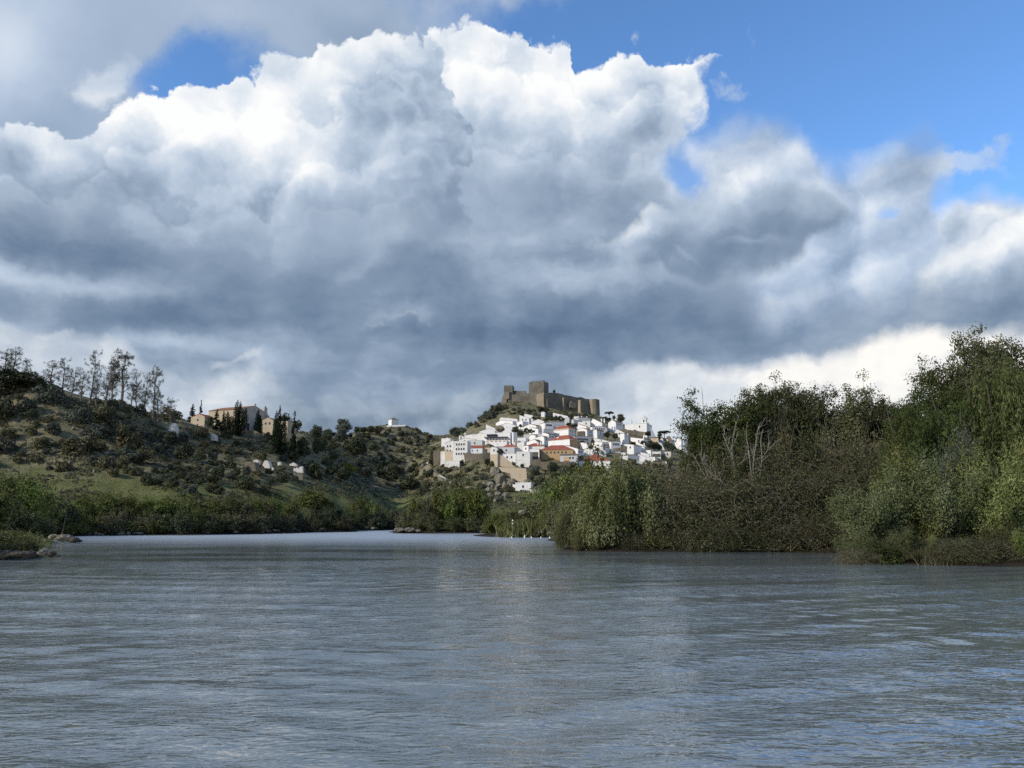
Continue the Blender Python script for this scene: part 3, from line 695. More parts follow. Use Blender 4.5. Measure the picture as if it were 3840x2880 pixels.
def build_protos():
    P = {}
    rg = np.random.default_rng(21)
    # shrubs: unit radius domes for the far slopes
    P['shrub'] = []
    for i in range(5):
        b = Buf()
        bl = lumps(1, 1, .8 + .25 * rg.random(), .30, 9 + i, .34, rg, -.25)
        b.add(*cloud(bl, 1000, .20, rg, shell=.35, zmin=-.25))
        tw = cloud(bl, 130, .34, rg, shell=.02, up=.9, asp=.25, zmin=0)
        b.add(*tw)
        P['shrub'].append(two('shrub', b.mesh('shrub', [LM['holm']]), None))
    # rounded trees, unit radius crown lifted on a trunk
    P['oak'] = []
    for i in range(3):
        b = Buf(); w = Buf()
        bl = lumps(1, 1, .85, 1.15, 12, .36, rg, -.5)
        b.add(*cloud(bl, 1700, .17, rg, shell=.35))
        tube(w, wob((0, 0, -.5), (.05, 0, .9), 5, .02, rg), .12, .07)
        for k in range(5):
            a = rg.random() * 6.28
            tube(w, wob((0, 0, .4), (math.cos(a) * .6, math.sin(a) * .6, 1.1 + .3 * rg.random()), 4, .03, rg), .06, .02, 4)
        P['oak'].append(two('oak', b.mesh('oak_crown', [LM['holm']]), w.mesh('oak_trunk', [BARK])))
    # riverside bushes: unit radius, upright tufts
    P['bush'] = []
    for i in range(5):
        b = Buf(); w = Buf()
        bl = lumps(1, 1, 1.05, .55, 15 + 2 * i, .27, rg, -.4)
        b.add(*cloud(bl, 2900, .125, rg, shell=.45, up=.5, zmin=-.45))
        # sprays poking out of the outline
        d = unit(rg.normal(size=(70, 3)) + np.array([0, 0, .7])); d = d[d[:, 2] > 0]
        for q in d:
            p0 = np.array([0, 0, .55]) + q * np.array([.85, .85, .95]); L = .15 + .3 * rg.random()
            cc = p0 + (q + np.array([0, 0, .6]))[None] * np.linspace(0, L, 9)[:, None] + rg.normal(size=(9, 3)) * .03
            b.add(*leaves(cc, rg.normal(size=(9, 3)), .11, .05, rg))
        for k in range(7):
            a = rg.random() * 6.28; e = .5 + .4 * rg.random()
            tube(w, wob((.1 * math.cos(a), .1 * math.sin(a), -.5), (math.cos(a) * e, math.sin(a) * e, .9 + .5 * rg.random()), 5, .04, rg), .035, .01, 4)
        P['bush'].append(two('bush', b.mesh('bush_crown', [LM['green']]), w.mesh('bush_stem', [BARK])))
    # eucalyptus, 20 m, sparse tufts on a bare trunk
    P['euca'] = []
    for i in range(4):
        b = Buf(); w = Buf()
        top = np.array([rg.normal() * 1.0, rg.normal() * 1.0, 18.5])
        tr = wob((0, 0, -2), top, 9, .22, rg); tube(w, tr, .42, .06, 6)
        tips = [tr[-1]]
        for k in range(26 + 4 * i):
            t = .24 + .74 * rg.random(); j = t * 8; p = tr[int(j)] + (tr[min(int(j) + 1, 8)] - tr[int(j)]) * (j % 1)
            a = rg.random() * 6.28; L = (1.6 + 3.2 * rg.random()) * (1.25 - .6 * t)
            q = p + np.array([math.cos(a) * L * .8, math.sin(a) * L * .8, L * (.55 + .5 * rg.random())])
            br = wob(p, q, 5, .12, rg); tube(w, br, .11 * (1.3 - t), .02, 4)
            tips += [br[-1], br[-1] + rg.normal(size=3) * .5, br[3] + rg.normal(size=3) * .3]
            for z in range(2):
                q2 = br[2 + z] + rg.normal(size=3) * .8 + np.array([0, 0, .7]); tube(w, [br[2 + z], q2], .035, .012, 3); tips.append(q2)
        bl = [(p[0], p[1], p[2], .35 + .45 * rg.random(), .35 + .45 * rg.random(), .4 + .6 * rg.random()) for p in tips]
        b.add(*cloud(bl, 4200, .34, rg, shell=.9, up=0, asp=.38))
        P['euca'].append(two('eucalyptus', b.mesh('eucalyptus_crown', [LM['euca']]), w.mesh('eucalyptus_trunk', [PALE])))
    # cypress: unit height spindle
    b = Buf(); w = Buf()
    z = np.linspace(.06, .97, 26)
    rad = .105 * np.sin(np.clip(z, 0, 1) ** .62 * math.pi) ** .75 + .008
    bl = [(rg.normal() * .008, rg.normal() * .008, zz, rr, rr, .05) for zz, rr in zip(z, rad)]
    b.add(*cloud(bl, 2400, .035, rg, shell=.3, up=.1, asp=.45)); tube(w, [(0, 0, -.08), (0, 0, .3)], .018, .012)
    P['cypress'] = [two('cypress', b.mesh('cypress_crown', [LM['cyp']]), w.mesh('cypress_trunk', [BARK]))]
    # conifer: unit height with uneven tiers
    P['conifer'] = []
    for i in range(2):
        b = Buf(); w = Buf(); bl = []
        for k in range(13):
            zz = .12 + .84 * k / 12; R = .26 * (1 - zz) ** .75 + .02
            for a in rg.random(5) * 6.28:
                rr = R * (.55 + .6 * rg.random()); bl.append((math.cos(a) * rr * .55, math.sin(a) * rr * .55, zz + rg.normal() * .015, rr * .55, rr * .55, .035))
        b.add(*cloud(bl, 2600, .045, rg, shell=.5, up=.3, asp=.5)); tube(w, [(0, 0, -.08), (0, 0, .9)], .02, .006)
        P['conifer'].append(two('conifer', b.mesh('conifer_crown', [LM['cyp']]), w.mesh('conifer_trunk', [BARK])))
    # umbrella pine: unit width crown on a leaning trunk
    b = Buf(); w = Buf()
    bl = [(math.cos(a) * q, math.sin(a) * q, 1.15 + .12 * rg.random() - q * .15, .26, .26, .17) for a, q in zip(rg.random(16) * 6.28, .75 * rg.random(16) ** .5)]
    b.add(*cloud(bl, 2200, .11, rg, shell=.4)); tube(w, wob((0, 0, -.4), (.05, 0, 1.0), 5, .02, rg), .06, .04)
    for a in rg.random(6) * 6.28: tube(w, [(.02, 0, .7), (math.cos(a) * .5, math.sin(a) * .5, 1.12)], .03, .01, 4)
    P['pine'] = [two('umbrella_pine', b.mesh('umbrella_pine_crown', [LM['cyp']]), w.mesh('umbrella_pine_trunk', [BARK]))]
    # tall riverside trees, 16 m, seen from 80-100 m
    P['tall'] = []
    for i in range(4):
        b = Buf(); w = Buf(); tips = []
        nst = 3 + i % 2
        for s in range(nst):
            a = s * 6.28 / nst + rg.random(); lean = 1.6 + 1.6 * rg.random()
            tr = wob((.3 * math.cos(a), .3 * math.sin(a), -1), (math.cos(a) * lean, math.sin(a) * lean, 12.5 + 2 * rg.random()), 9, .18, rg)
            tube(w, tr, .24, .04, 6)
            for k in range(16):
                t = .22 + .78 * rg.random(); j = min(t * 8, 7.99); p = tr[int(j)] + (tr[int(j) + 1] - tr[int(j)]) * (j % 1)
                e = rg.random() * 6.28; L = (2.0 + 2.6 * rg.random()) * (1.2 - .55 * t)
                q = p + np.array([math.cos(e) * L, math.sin(e) * L, L * (.25 + .6 * rg.random())])
                br = wob(p, q, 5, .12, rg); tube(w, br, .07, .015, 4); tips += [br[2], br[3], br[4]]
                for z in range(3):
                    q2 = br[1 + z] + rg.normal(size=3) * .8; tube(w, [br[1 + z], q2], .025, .008, 3); tips.append(q2)
        tips = np.array(tips)
        rr = .55 + .7 * rg.random(len(tips))
        bl = np.stack([tips[:, 0], tips[:, 1], tips[:, 2], rr, rr, rr * .8], -1)
        b.add(*cloud(bl, 24000, .24, rg, shell=.85, up=.3, asp=.55))
        b.add(*cloud(lumps(4.3, 4.3, 4.9, 9.2, 14, .36, rg, -.6), 11000, .26, rg, shell=.4, up=.4, asp=.55))
        P['tall'].append(two('riverside_tree', b.mesh('riverside_tree_crown', [LM['tall']]), w.mesh('riverside_tree_trunk', [BARK])))
    # willows: hanging strands; 10 m
    P['willow'] = []
    for i in range(3):
        b = Buf(); w = Buf()
        for s in range(5):
            a = s * 1.257 + rg.random() * .5
            tr = wob((.3 * math.cos(a), .3 * math.sin(a), -1), (math.cos(a) * 2.6, math.sin(a) * 2.6, 6.6 + 1.5 * rg.random()), 7, .15, rg)
            tube(w, tr, .22, .06, 6)
        N = 1500; K = 15
        # strand roots lie on boughs inside a lumpy dome
        nb = 22; bd = unit(rg.normal(size=(nb, 3)) * np.array([1, 1, .75]) + np.array([0, 0, .55])); bd[:, 2] = np.abs(bd[:, 2])
        bR = .70 + .34 * rg.random(nb)
        ib = rg.integers(0, nb, N)
        t0 = .60 + .40 * rg.random(N)
        d = unit(bd[ib] + rg.normal(size=(N, 3)) * .13)
        root = d * np.array([4.6, 4.6, 6.6]) * (bR[ib] * t0)[:, None] + np.array([0, 0, 2.6])
        hor = unit(d * np.array([1, 1, 0])); 
        L = np.minimum(1.4 + 3.2 * rg.random(N), root[:, 2] + .3)
        s = np.linspace(0, 1, K)
        out_ = (1 - np.exp(-s * 2.2))[None] * (.5 + 1.1 * rg.random(N))[:, None]
        zz = .28 * np.sin(s * 2.6)[None] * (1 - s)[None] * 2 - (s[None] ** 1.5) * L[:, None]
        P3 = root[:, None] + hor[:, None] * out_[..., None] + np.array([0, 0, 1.0]) * zz[..., None]
        P3 = P3 + np.cumsum(rg.normal(size=(N, K, 3)) * .025, 1)
        tan = unit(np.gradient(P3, axis=1))
        c = P3.reshape(-1, 3); tn = tan.reshape(-1, 3)
        c = c + rg.normal(size=c.shape) * .07
        k = c[:, 2] > -.1
        b.add(*leaves(c[k], rg.normal(size=(k.sum(), 3)) + np.array([0, 0, .3]), .36, .085, rg, along=tn[k]))
        c2 = c[rg.random(len(c)) < .25] + rg.normal(size=(1, 3)) * .05
        b.add(*leaves(c2, rg.normal(size=c2.shape), .2, .09, rg))
        # inner dark mass
        b.add(*cloud([(0, 0, 4.3, 3.5, 3.5, 3.6), (1, 0, 2.5, 3, 3, 2.3), (-1.2, .5, 2.3, 2.8, 2.6, 2.2)], 3800, .30, rg, shell=.5))
        P['willow'].append(two('willow', b.mesh('willow_crown', [LM['willow']]), w.mesh('willow_trunk', [BARK])))
    # twig thickets, unit size about 5 m wide and 5 m high
    P['thicket'] = []
    for i in range(3):
        b = Buf(); w = Buf()
        N = 2100; K = 5
        base = np.stack([rg.normal(size=N) * 1.5, rg.normal(size=N) * 1.2, rg.random(N) * 3.4], -1)
        d = unit(rg.normal(size=(N, 3)) * np.array([1, 1, .6]) + np.array([0, 0, .5]))
        L = .8 + 2.0 * rg.random(N)
        s = np.linspace(0, 1, K)
        P3 = base[:, None] + d[:, None] * (s[None] * L[:, None])[..., None]
        P3[..., 2] -= (s[None] ** 2) * L[:, None] * (.15 + .75 * rg.random(N))[:, None]
        P3 = P3 + np.cumsum(rg.normal(size=(N, K, 3)) * .07, 1)
        P3[..., 2] = np.maximum(P3[..., 2], -.3)
        side = unit(np.cross(np.gradient(P3, axis=1), rg.normal(size=(N, 1, 3))))
        wd = (.014 * (1.25 - s))[None, :, None]
        V = np.stack([P3 - side * wd, P3 + side * wd], 2).reshape(-1, 3)
        base_i = (np.arange(N)[:, None] * K + np.arange(K - 1)[None]) * 2
        w.add(V, np.stack([base_i, base_i + 1, base_i + 3, base_i + 2], -1).reshape(-1, 4))
        tips = P3[:, -1][rg.random(N) < .5]
        kk = 9500
        c = tips[rg.integers(0, len(tips), kk)] + rg.normal(size=(kk, 3)) * .22
        b.add(*leaves(c, rg.normal(size=(kk, 3)) + np.array([0, 0, .4]), .16, .085, rg))
        P['thicket'].append(two('thicket', b.mesh('thicket_leaves', [LM['brown']]), w.mesh('thicket_twigs', [TWIG])))
    # leafy shrub for the near bank, about 6 m wide 5 m high, upright sprays
    P['near'] = []
    for i in range(4):
        b = Buf(); w = Buf(); bl = []
        for k in range(15):
            a = rg.random() * 6.28; e = .2 + .8 * rg.random()
            tip = np.array([math.cos(a) * 2.9 * e, math.sin(a) * 2.9 * e, 1.2 + 3.4 * rg.random() * (1.15 - .5 * e)])
            st = wob((.25 * math.cos(a), .25 * math.sin(a), -.4), tip, 6, .09, rg); tube(w, st, .06, .015, 4)
            bl += [(*st[-1], .75, .75, .65), (*st[4], .8, .8, .7), (*st[3], .7, .7, .6)]
        b.add(*cloud(bl, 9500, .17, rg, shell=.7, up=.5, asp=.42, zmin=-.2))
        M = 420; d = unit(rg.normal(size=(M, 3)) + np.array([0, 0, .9])); j = rg.integers(0, len(bl), M)
        root = np.array(bl)[j, :3] + d * .6; K = 9
        P3 = root[:, None] + d[:, None] * (np.linspace(0, 1, K)[None] * (.5 + .6 * rg.random(M))[:, None])[..., None]
        P3[..., 2] -= np.linspace(0, 1, K)[None] ** 2 * .25
        c = P3.reshape(-1, 3) + rg.normal(size=(M * K, 3)) * .035; al = np.repeat(d, K, 0)
        b.add(*leaves(c, rg.normal(size=c.shape), .17, .045, rg, along=al))
        P['near'].append(two('riverside_shrub', b.mesh('riverside_shrub_crown', [LM['silver']]), w.mesh('riverside_shrub_stems', [TWIG])))
    # reeds
    b = Buf(); N = 900; K = 5
    base = np.stack([rg.normal(size=N) * .9, rg.normal(size=N) * .9, np.zeros(N) - .2], -1)
    d = unit(np.stack([rg.normal(size=N) * .38 + .12, rg.normal(size=N) * .38, np.ones(N)], -1)); L = 1.3 + 1.3 * rg.random(N); s = np.linspace(0, 1, K)
    P3 = base[:, None] + d[:, None] * (s[None] * L[:, None])[..., None] + np.array([1, .2, 0]) * ((s ** 2)[None] * (L * .3 * rg.normal(size=N))[:, None])[..., None]
    P3[..., 2] -= (s[None] ** 2) * (L * .25)[:, None]
    side = unit(np.cross(np.gradient(P3, axis=1), rg.normal(size=(N, 1, 3)))); wd = (.035 * (1.15 - s))[None, :, None]
    V = np.stack([P3 - side * wd, P3 + side * wd], 2).reshape(-1, 3); bi = (np.arange(N)[:, None] * K + np.arange(K - 1)[None]) * 2
    b.add(V, np.stack([bi, bi + 1, bi + 3, bi + 2], -1).reshape(-1, 4))
    P['reed'] = [two('reed_clump', b.mesh('reed_clump', [LM['reed']]), None)]
    return P
PR = build_protos()
DIM = {'shrub': (2.1, 1.25), 'oak': (2.1, 2.0), 'bush': (2.1, 1.7), 'euca': (8, 19), 'cypress': (.23, 1.0), 'conifer': (.5, 1.0), 'pine': (2.0, 1.42),
       'tall': (10.5, 15.5), 'willow': (11.0, 9.2), 'thicket': (5.6, 4.6), 'near': (6.6, 5.2), 'reed': (3.6, 2.2)}
KNAME = {'shrub': 'shrub', 'oak': 'oak_tree', 'bush': 'riverside_bush', 'euca': 'eucalyptus_tree', 'cypress': 'cypress_tree', 'conifer': 'conifer_tree', 'pine': 'pine_tree',
         'tall': 'riverside_tree', 'willow': 'willow_tree', 'thicket': 'twig_thicket', 'near': 'riverside_shrub', 'reed': 'reed_clump'}
KCAT = {'shrub': 'shrub', 'oak': 'tree', 'bush': 'bush', 'euca': 'tree', 'cypress': 'tree', 'conifer': 'tree', 'pine': 'tree', 'tall': 'tree', 'willow': 'tree',
        'thicket': 'thicket', 'near': 'shrub', 'reed': 'reeds'}

def plant(kind, px, D, wpx, hpx, label, mat=None, group=None, name=None, z=None, var=None, sink=0.0, cat=None, parts=True, rz=None, dxm=0.0):
    """a plant rooted at distance D in photo column px, wpx wide and hpx high as the photo shows it"""
    pr = PR[kind]; p = pr[(var if var is not None else random.randrange(99)) % len(pr)]
    row = 1700
    for _ in range(3):
        x = at(px, row, D)[0] + dxm
        gz = float(terrain_z(x, D)[0]) if z is None else z
        t = gz - CAMH; zc = D * CP + t * SP
        row = 1440 - F * (-(D * SP) + t * CP) / zc
    W, H = DIM[kind]
    sx = wpx * D / F / W; sz = hpx * D / F / H
    nm = name or KNAME[kind]
    rz = random.random() * 6.28 if rz is None else rz
    loc = (x, D, gz - sink)
    def setm(o):
        if mat:
            o.material_slots[0].link = 'OBJECT'; o.material_slots[0].material = LM[mat]
    if p['wood'] is None or not parts:
        o = link(nm, p['crown'], None, loc, rz, (sx, sx, sz)); setm(o)
        return tag(o, label, cat or KCAT[kind], group)
    e = empty(nm, loc, rz, label, cat or KCAT[kind], group); e.scale = (sx, sx, sz)
    c = link('crown', p['crown'], e); setm(c)
    link('trunk' if kind not in ('bush', 'near', 'thicket') else 'stems', p['wood'], e)
    return e

# ------------------------------------------------------------------ building materials
def plaster(name, base, stain, amt=.35, scale=.55, rough=.9):
    m, nt, out = material(name)
    oc = worldco(nt)
    n = noise(oc, scale, 5, .62); n2 = noise(oc, scale * 5, 4, .6)
    mp = nt.nodes.new('ShaderNodeMapping'); mp.inputs['Scale'].default_value = (1.6, 1.6, .22); nt.links.new(oc, mp.inputs[0])
    st = noise(mp.outputs[0], 1.0, 4, .6)
    f = sstep(n * .55 + st * .3 + n2 * .15, .50, .66) * amt
    c = mixc(f, base, stain)
    principled(nt, out, c, rough, .1, bump(nt, n2, .3, .05))
    return m

def stone(name, a, b, c3, scale=1.4, patch=.12):
    m, nt, out = material(name)
    oc = worldco(nt)
    v = voro(oc, scale); n = noise(oc, patch, 4, .6); n2 = noise(oc, scale * 1.5, 4, .65)
    c = ramp(n * .55 + n2 * .45, [(.3, a), (.5, b), (.72, c3)])
    c = mixc(sstep(v, .5, .75) * .35, c, tuple(q * .45 for q in a))
    principled(nt, out, c, .95, .1, bump(nt, n2, .6, .15))
    return m

def tiles(name, a, b, c3, wave=2.2):
    m, nt, out = material(name)
    oc = objco(nt); wc = worldco(nt)
    n = noise(wc, .45, 4, .6); n2 = noise(wc, 3.0, 3, .6)
    c = ramp(n * .5 + n2 * .5, [(.3, a), (.5, b), (.7, c3)])
    principled(nt, out, c, .9, .1, bump(nt, noise(wc, 6, 2, .5), .5, .08))
    return m

def flat(name, c, rough=.8, spec=.2):
    m, nt, out = material(name); principled(nt, out, c, rough, spec); return m

BM = {
 'white': plaster('whitewash', (.70, .68, .645), (.46, .42, .35), .7),
 'cream': plaster('cream_wash', (.70, .67, .60), (.50, .45, .37), .5),
 'grey': plaster('grey_and_shaded_render', (.50, .50, .48), (.34, .33, .31), .6),
 'worn': plaster('worn_whitewash', (.66, .64, .59), (.34, .28, .20), .9, .4),
 'tan': plaster('tan_plaster', (.54, .43, .30), (.34, .255, .165), .75, .35),
 'ochre': plaster('ochre_plaster_and_shading', (.40, .27, .14), (.28, .19, .10), .5, .35),
 'stone': stone('rubble_stone', (.10, .085, .06), (.19, .16, .115), (.28, .24, .17)),
 'dstone': stone('dark_rubble_and_shade', (.07, .062, .045), (.13, .115, .08), (.20, .175, .12)),
 'castle': stone('castle_stone', (.080, .072, .056), (.160, .142, .110), (.27, .24, .185), 1.0, .09),
 'castle2': stone('castle_light_stone', (.20, .16, .11), (.31, .25, .17), (.42, .34, .23), 1.0, .09),
 'convent': plaster('convent_wall', (.42, .345, .245), (.24, .195, .13), .85, .22),
 'facade': plaster('church_facade', (.40, .37, .31), (.24, .22, .18), .8, .25),
 'brown': tiles('weathered_tiles', (.085, .065, .045), (.15, .115, .08), (.22, .175, .125)),
 'red': tiles('red_tiles', (.20, .065, .042), (.28, .085, .055), (.33, .13, .085)),
 'rust': tiles('rust_tiles', (.13, .07, .04), (.24, .125, .07), (.30, .18, .11)),
 'mossy': tiles('mossy_tiles', (.07, .06, .03), (.12, .095, .05), (.20, .10, .06)),
 'ruin': plaster('ruin_render', (.62, .57, .48), (.30, .25, .18), .85, .5),
 'shed': flat('grey_sheet', (.22, .22, .21)),
 'dark': flat('window_and_shade_dark', (.030, .032, .036), .3, .5),
 'blue': flat('blue_paint', (.10, .18, .36)),
 'trim': flat('ochre_trim', (.46, .33, .18)),
 'awn': flat('navy_awning', (.018, .024, .038)),
 'door': flat('brown_door', (.10, .06, .035)),
 'metal': flat('galvanised', (.30, .30, .30), .5, .5),
 'band': flat('tan_panel', (.42, .28, .15)),
 'green': flat('planter_green', (.04, .07, .015)),
}

TL = {'A': (1640, 1560, .1205), 'B': (1860, 1540, .1205), 'C': (2080, 1540, .1205), 'D': (2300, 1540, .1205), 'E': (1840, 1660, .1205), 'F': (2060, 1660, .1205),
      'Z': (580, 1400, .2893), 'Y': (1150, 1500, .2893), 'K': (1840, 1400, .1989), 'P': (0, 0, 1)}
def tp(t, x, y):
    a, b, s = TL[t]; return a + x * s, b + y * s

def box_vf(x0, x1, y0, y1, z0, z1):
    v = [(x0, y0, z0), (x1, y0, z0), (x1, y1, z0), (x0, y1, z0), (x0, y0, z1), (x1, y0, z1), (x1, y1, z1), (x0, y1, z1)]
    q = [(0, 3, 2, 1), (4, 5, 6, 7), (0, 1, 5, 4), (1, 2, 6, 5), (2, 3, 7, 6), (3, 0, 4, 7)]
    return np.array(v, float), np.array(q)

def obj_boxes(name, boxes, mat, parent=None, **kw):
    b = Buf()
    for q in boxes: b.add(*box_vf(*q))
    return link(name, b.mesh(name, [BM[mat]]), parent, **kw)

def poly_prism(name, outline, thick, mat, parent=None, axis='y', off=0.0, **kw):
    """outline in a plane, extruded; axis y: outline is (x,z) front at y=off; axis x: outline is (y,z) front at x=off"""
    n = len(outline); o = np.array(outline, float)
    f0 = np.full((n, 1), off); f1 = np.full((n, 1), off + thick)
    if axis == 'y':
        A = np.hstack([o[:, :1], f0, o[:, 1:]]); B = np.hstack([o[:, :1], f1, o[:, 1:]])
    else:
        A = np.hstack([f0, o]); B = np.hstack([f1, o])
    me = bpy.data.meshes.new(name)
    faces = [tuple(range(n)), tuple(range(2 * n - 1, n - 1, -1))] + [((i + 1) % n, i, n + i, n + (i + 1) % n) for i in range(n)]
    me.from_pydata(np.vstack([A, B]).tolist(), [], faces); me.materials.append(BM[mat])
    import bmesh
    bm = bmesh.new(); bm.from_mesh(me); bmesh.ops.recalc_face_normals(bm, faces=bm.faces); bm.to_mesh(me); bm.free()
    return link(name, me, parent, **kw)

def windows(parent, side, cols, rows, L, z0, z1, wm='dark', w=.95, h=1.25, arch=False, name='window', margin=.16):
    for c in range(cols):
        for rr in range(rows):
            p = L * (margin + (1 - 2 * margin) * ((c + .5) / cols)); z = z1 - (z1 - z0) * ((rr + .55) / rows)
            if side == 'R': q = [(p - w / 2, p + w / 2, -.03, .05, z - h / 2, z + h / 2)]; fr = [(p - w / 2 - .14, p + w / 2 + .14, -.09, -.005, z - h / 2 - .14, z - h / 2)]
            else: q = [(-.03, .05, p - w / 2, p + w / 2, z - h / 2, z + h / 2)]; fr = [(-.09, -.005, p - w / 2 - .14, p + w / 2 + .14, z - h / 2 - .14, z - h / 2)]
            o = obj_boxes(name, q, wm, parent)
            obj_boxes('sill', fr, 'cream', o)

def house(t, xL, xC, xR, ye, yb, roof, label, wall='white', rm='brown', phi=None, pk=.5, rise=None, wl=None, wr=None, ch=(), group='whitewashed village houses', cat='house',
          name='village_house', D=None, depth=None, wm='dark', found=8.0, over=.28, door=None, dD=0.0):
    xL, y1 = tp(t, xL, ye); xC, y2 = tp(t, xC, yb); xR, _ = tp(t, xR, yb)
    if D is None: D = hit(xC, y2, 300, base=True)[1] + dD
    k = D / F
    wL, wR = (xC - xL) * k, (xR - xC) * k
    if phi is None:
        phi = 12 if wR < .8 else (74 if wL < .8 else 42)
    ph = math.radians(phi)
    a = wL / math.cos(ph) if wL >= .8 else (depth or 8.0)
    b = wR / math.sin(ph) if wR >= .8 else (depth or 8.0)
    cx, cy, cz = at(xC if wL >= .8 or wR >= .8 else xR, y2, D)
    if wR < .8: pass
    h = (y2 - y1) * k * 1.0
    e = empty(name, (cx, cy, cz), math.pi / 2 - ph, label, cat, group)
    rs = rise * k if rise is not None else None
    V = []; 
    def W(outline, axis, off, thick): V.append((outline, axis, off, thick))
    T = .35
    bf = Buf()
    if roof == 'flat':
        bf.add(*box_vf(0, b, 0, a, -found, h)); top = None
        obj_boxes('parapet', [(-.05, b + .05, -.05, .22, h + .002, h + .32), (-.05, .22, .222, a, h + .002, h + .32), (b - .22, b + .05, .222, a, h + .002, h + .32), (.222, b - .222, a - .22, a + .05, h + .002, h + .32)], wall, e)
    elif roof in ('gL', 'gR'):
        span = a if roof == 'gL' else b; run = b if roof == 'gL' else a
        rs = rs if rs is not None else span * .21
        p = span * pk
        prof = [(0, -found), (span, -found), (span, h + (rs if pk >= 1 else 0)), *([(p, h + rs)] if 0 < pk < 1 else []), (0, h + (rs if pk <= 0 else 0))]
        n = len(prof)
        v = [((0, y, z) if roof == 'gL' else (y, 0, z)) for y, z in prof] + [((run, y, z) if roof == 'gL' else (y, run, z)) for y, z in prof]
        me = bpy.data.meshes.new('wall')
        me.from_pydata(v, [], [tuple(range(n)), tuple(range(2 * n - 1, n - 1, -1))] + [((i + 1) % n, i, n + i, n + (i + 1) % n) for i in range(n)])
        me.materials.append(BM[wall])
        import bmesh
        bm = bmesh.new(); bm.from_mesh(me); bmesh.ops.recalc_face_normals(bm, faces=bm.faces); bm.to_mesh(me); bm.free()
        link('wall', me, e)
        # roof slabs, a little proud of the wall
        rb = Buf(); g = .02; o_ = over; th = .16
        segs = []
        if pk > 0: segs.append(((0, h + 0), (p if pk < 1 else span, h + rs)))
        if pk < 1: segs.append(((p if pk > 0 else 0, h + rs), (span, h)))
        for (s0, z0), (s1, z1) in segs:
            m_ = (z1 - z0) / max(s1 - s0, .01)
            if s0 == 0: s0 -= o_; z0 -= o_ * m_
            if s1 == span: s1 += o_; z1 += o_ * m_
            vv = [(s0, z0 + g), (s1, z1 + g), (s1, z1 + g + th), (s0, z0 + g + th)]
            r0, r1 = -.10, run + .10
            if roof == 'gL': q = [(r0, y, z) for y, z in vv] + [(r1, y, z) for y, z in vv]
            else: q = [(y, r0, z) for y, z in vv] + [(y, r1, z) for y, z in vv]
            rb.add(np.array(q), np.array([(0, 1, 2, 3), (7, 6, 5, 4), (0, 4, 5, 1), (1, 5, 6, 2), (2, 6, 7, 3), (3, 7, 4, 0)]))
        link('roof', rb.mesh('roof', [BM[rm]]), e)
    else:       # hip
        rs = rs if rs is not None else min(a, b) * .24
        bf.add(*box_vf(0, b, 0, a, -found, h))
        o_ = over; z0 = h + .02; z1 = h + .02 + rs; mn = min(a, b) / 2
        if b >= a: r = [(mn, a / 2, z1), (b - mn + .01, a / 2, z1)]
        else: r = [(b / 2, mn, z1), (b / 2, a - mn + .01, z1)]
        v = [(-o_, -o_, z0), (b + o_, -o_, z0), (b + o_, a + o_, z0), (-o_, a + o_, z0)] + r
        f = [(0, 1, 5, 4), (1, 2, 5), (2, 3, 4, 5), (3, 0, 4), (3, 2, 1, 0)] if b >= a else [(0, 1, 4), (1, 2, 5, 4), (2, 3, 5), (3, 0, 4, 5), (3, 2, 1, 0)]
        me = bpy.data.meshes.new('roof'); me.from_pydata(v, [], f); me.materials.append(BM[rm]); link('roof', me, e)
        obj_boxes('cornice', [(-.12, b + .12, -.12, 0 - .004, h - .35, h - .01), (-.12, -.004, 0, a, h - .35, h - .01)], wall, e)
    if bf.n: link('wall', bf.mesh('wall', [BM[wall]]), e)
    if wl: windows(e, 'L', wl[0], wl[1], a, max(.3, h - 2.9 * wl[1]), h - .15, wm)
    if wr: windows(e, 'R', wr[0], wr[1], b, max(.3, h - 2.9 * wr[1]), h - .15, wm)
    if door: obj_boxes('door', [(-.04, .05, a * door - .5, a * door + .5, .05, 2.1)], 'door', e)
    for c in ch:     # chimneys: (fraction along x, fraction along y, height)
        zc = h + (rs or 0) * .6
        s_ = .38
        obj_boxes('chimney', [(b * c[0] - s_, b * c[0] + s_, a * c[1] - s_, a * c[1] + s_, h - .5, zc + c[2]), (b * c[0] - s_ - .1, b * c[0] + s_ + .1, a * c[1] - s_ - .1, a * c[1] + s_ + .1, zc + c[2] + .002, zc + c[2] + .2)], 'white', e)
    return e, a, b, h, D

def slabwall(t, pts, label, mat='stone', thick=1.0, D=None, cat='wall', name='terrace_wall', group=None, slope=0.0, parent=None, tagit=True, dD=0.0):
    """free-standing or retaining wall: outline points as seen; slope = extra metres of distance per metre to the right"""
    P = [tp(t, *p) for p in pts]
    yb = max(p[1] for p in P); xm = sum(p[0] for p in P) / len(P)
    if D is None:
        D = hit(xm, yb - 2, 200, base=True)[1] + dD
    cx = at(xm, yb, D)
    an = math.atan(slope)
    out = []
    for px, py in P:
        d = ray(px, py)
        # plane through cx with direction (cos an, sin an)
        # x = d0*tt ; y = d1*tt ; (x-cx)*sin - (y-cy)*cos = 0
        tt = (cx[0] * math.sin(an) - cx[1] * math.cos(an)) / (d[0] * math.sin(an) - d[1] * math.cos(an))
        x, y, z = d[0] * tt, d[1] * tt, CAMH + d[2] * tt
        s = (x - cx[0]) * math.cos(an) + (y - cx[1]) * math.sin(an)
        out.append((s, z - cx[2]))
    o = poly_prism(name, out, thick, mat, parent, 'y', 0.0, loc=cx, rz=an)
    if tagit: tag(o, label, cat, group)
    return o

# ------------------------------------------------------------------ the village
H = house
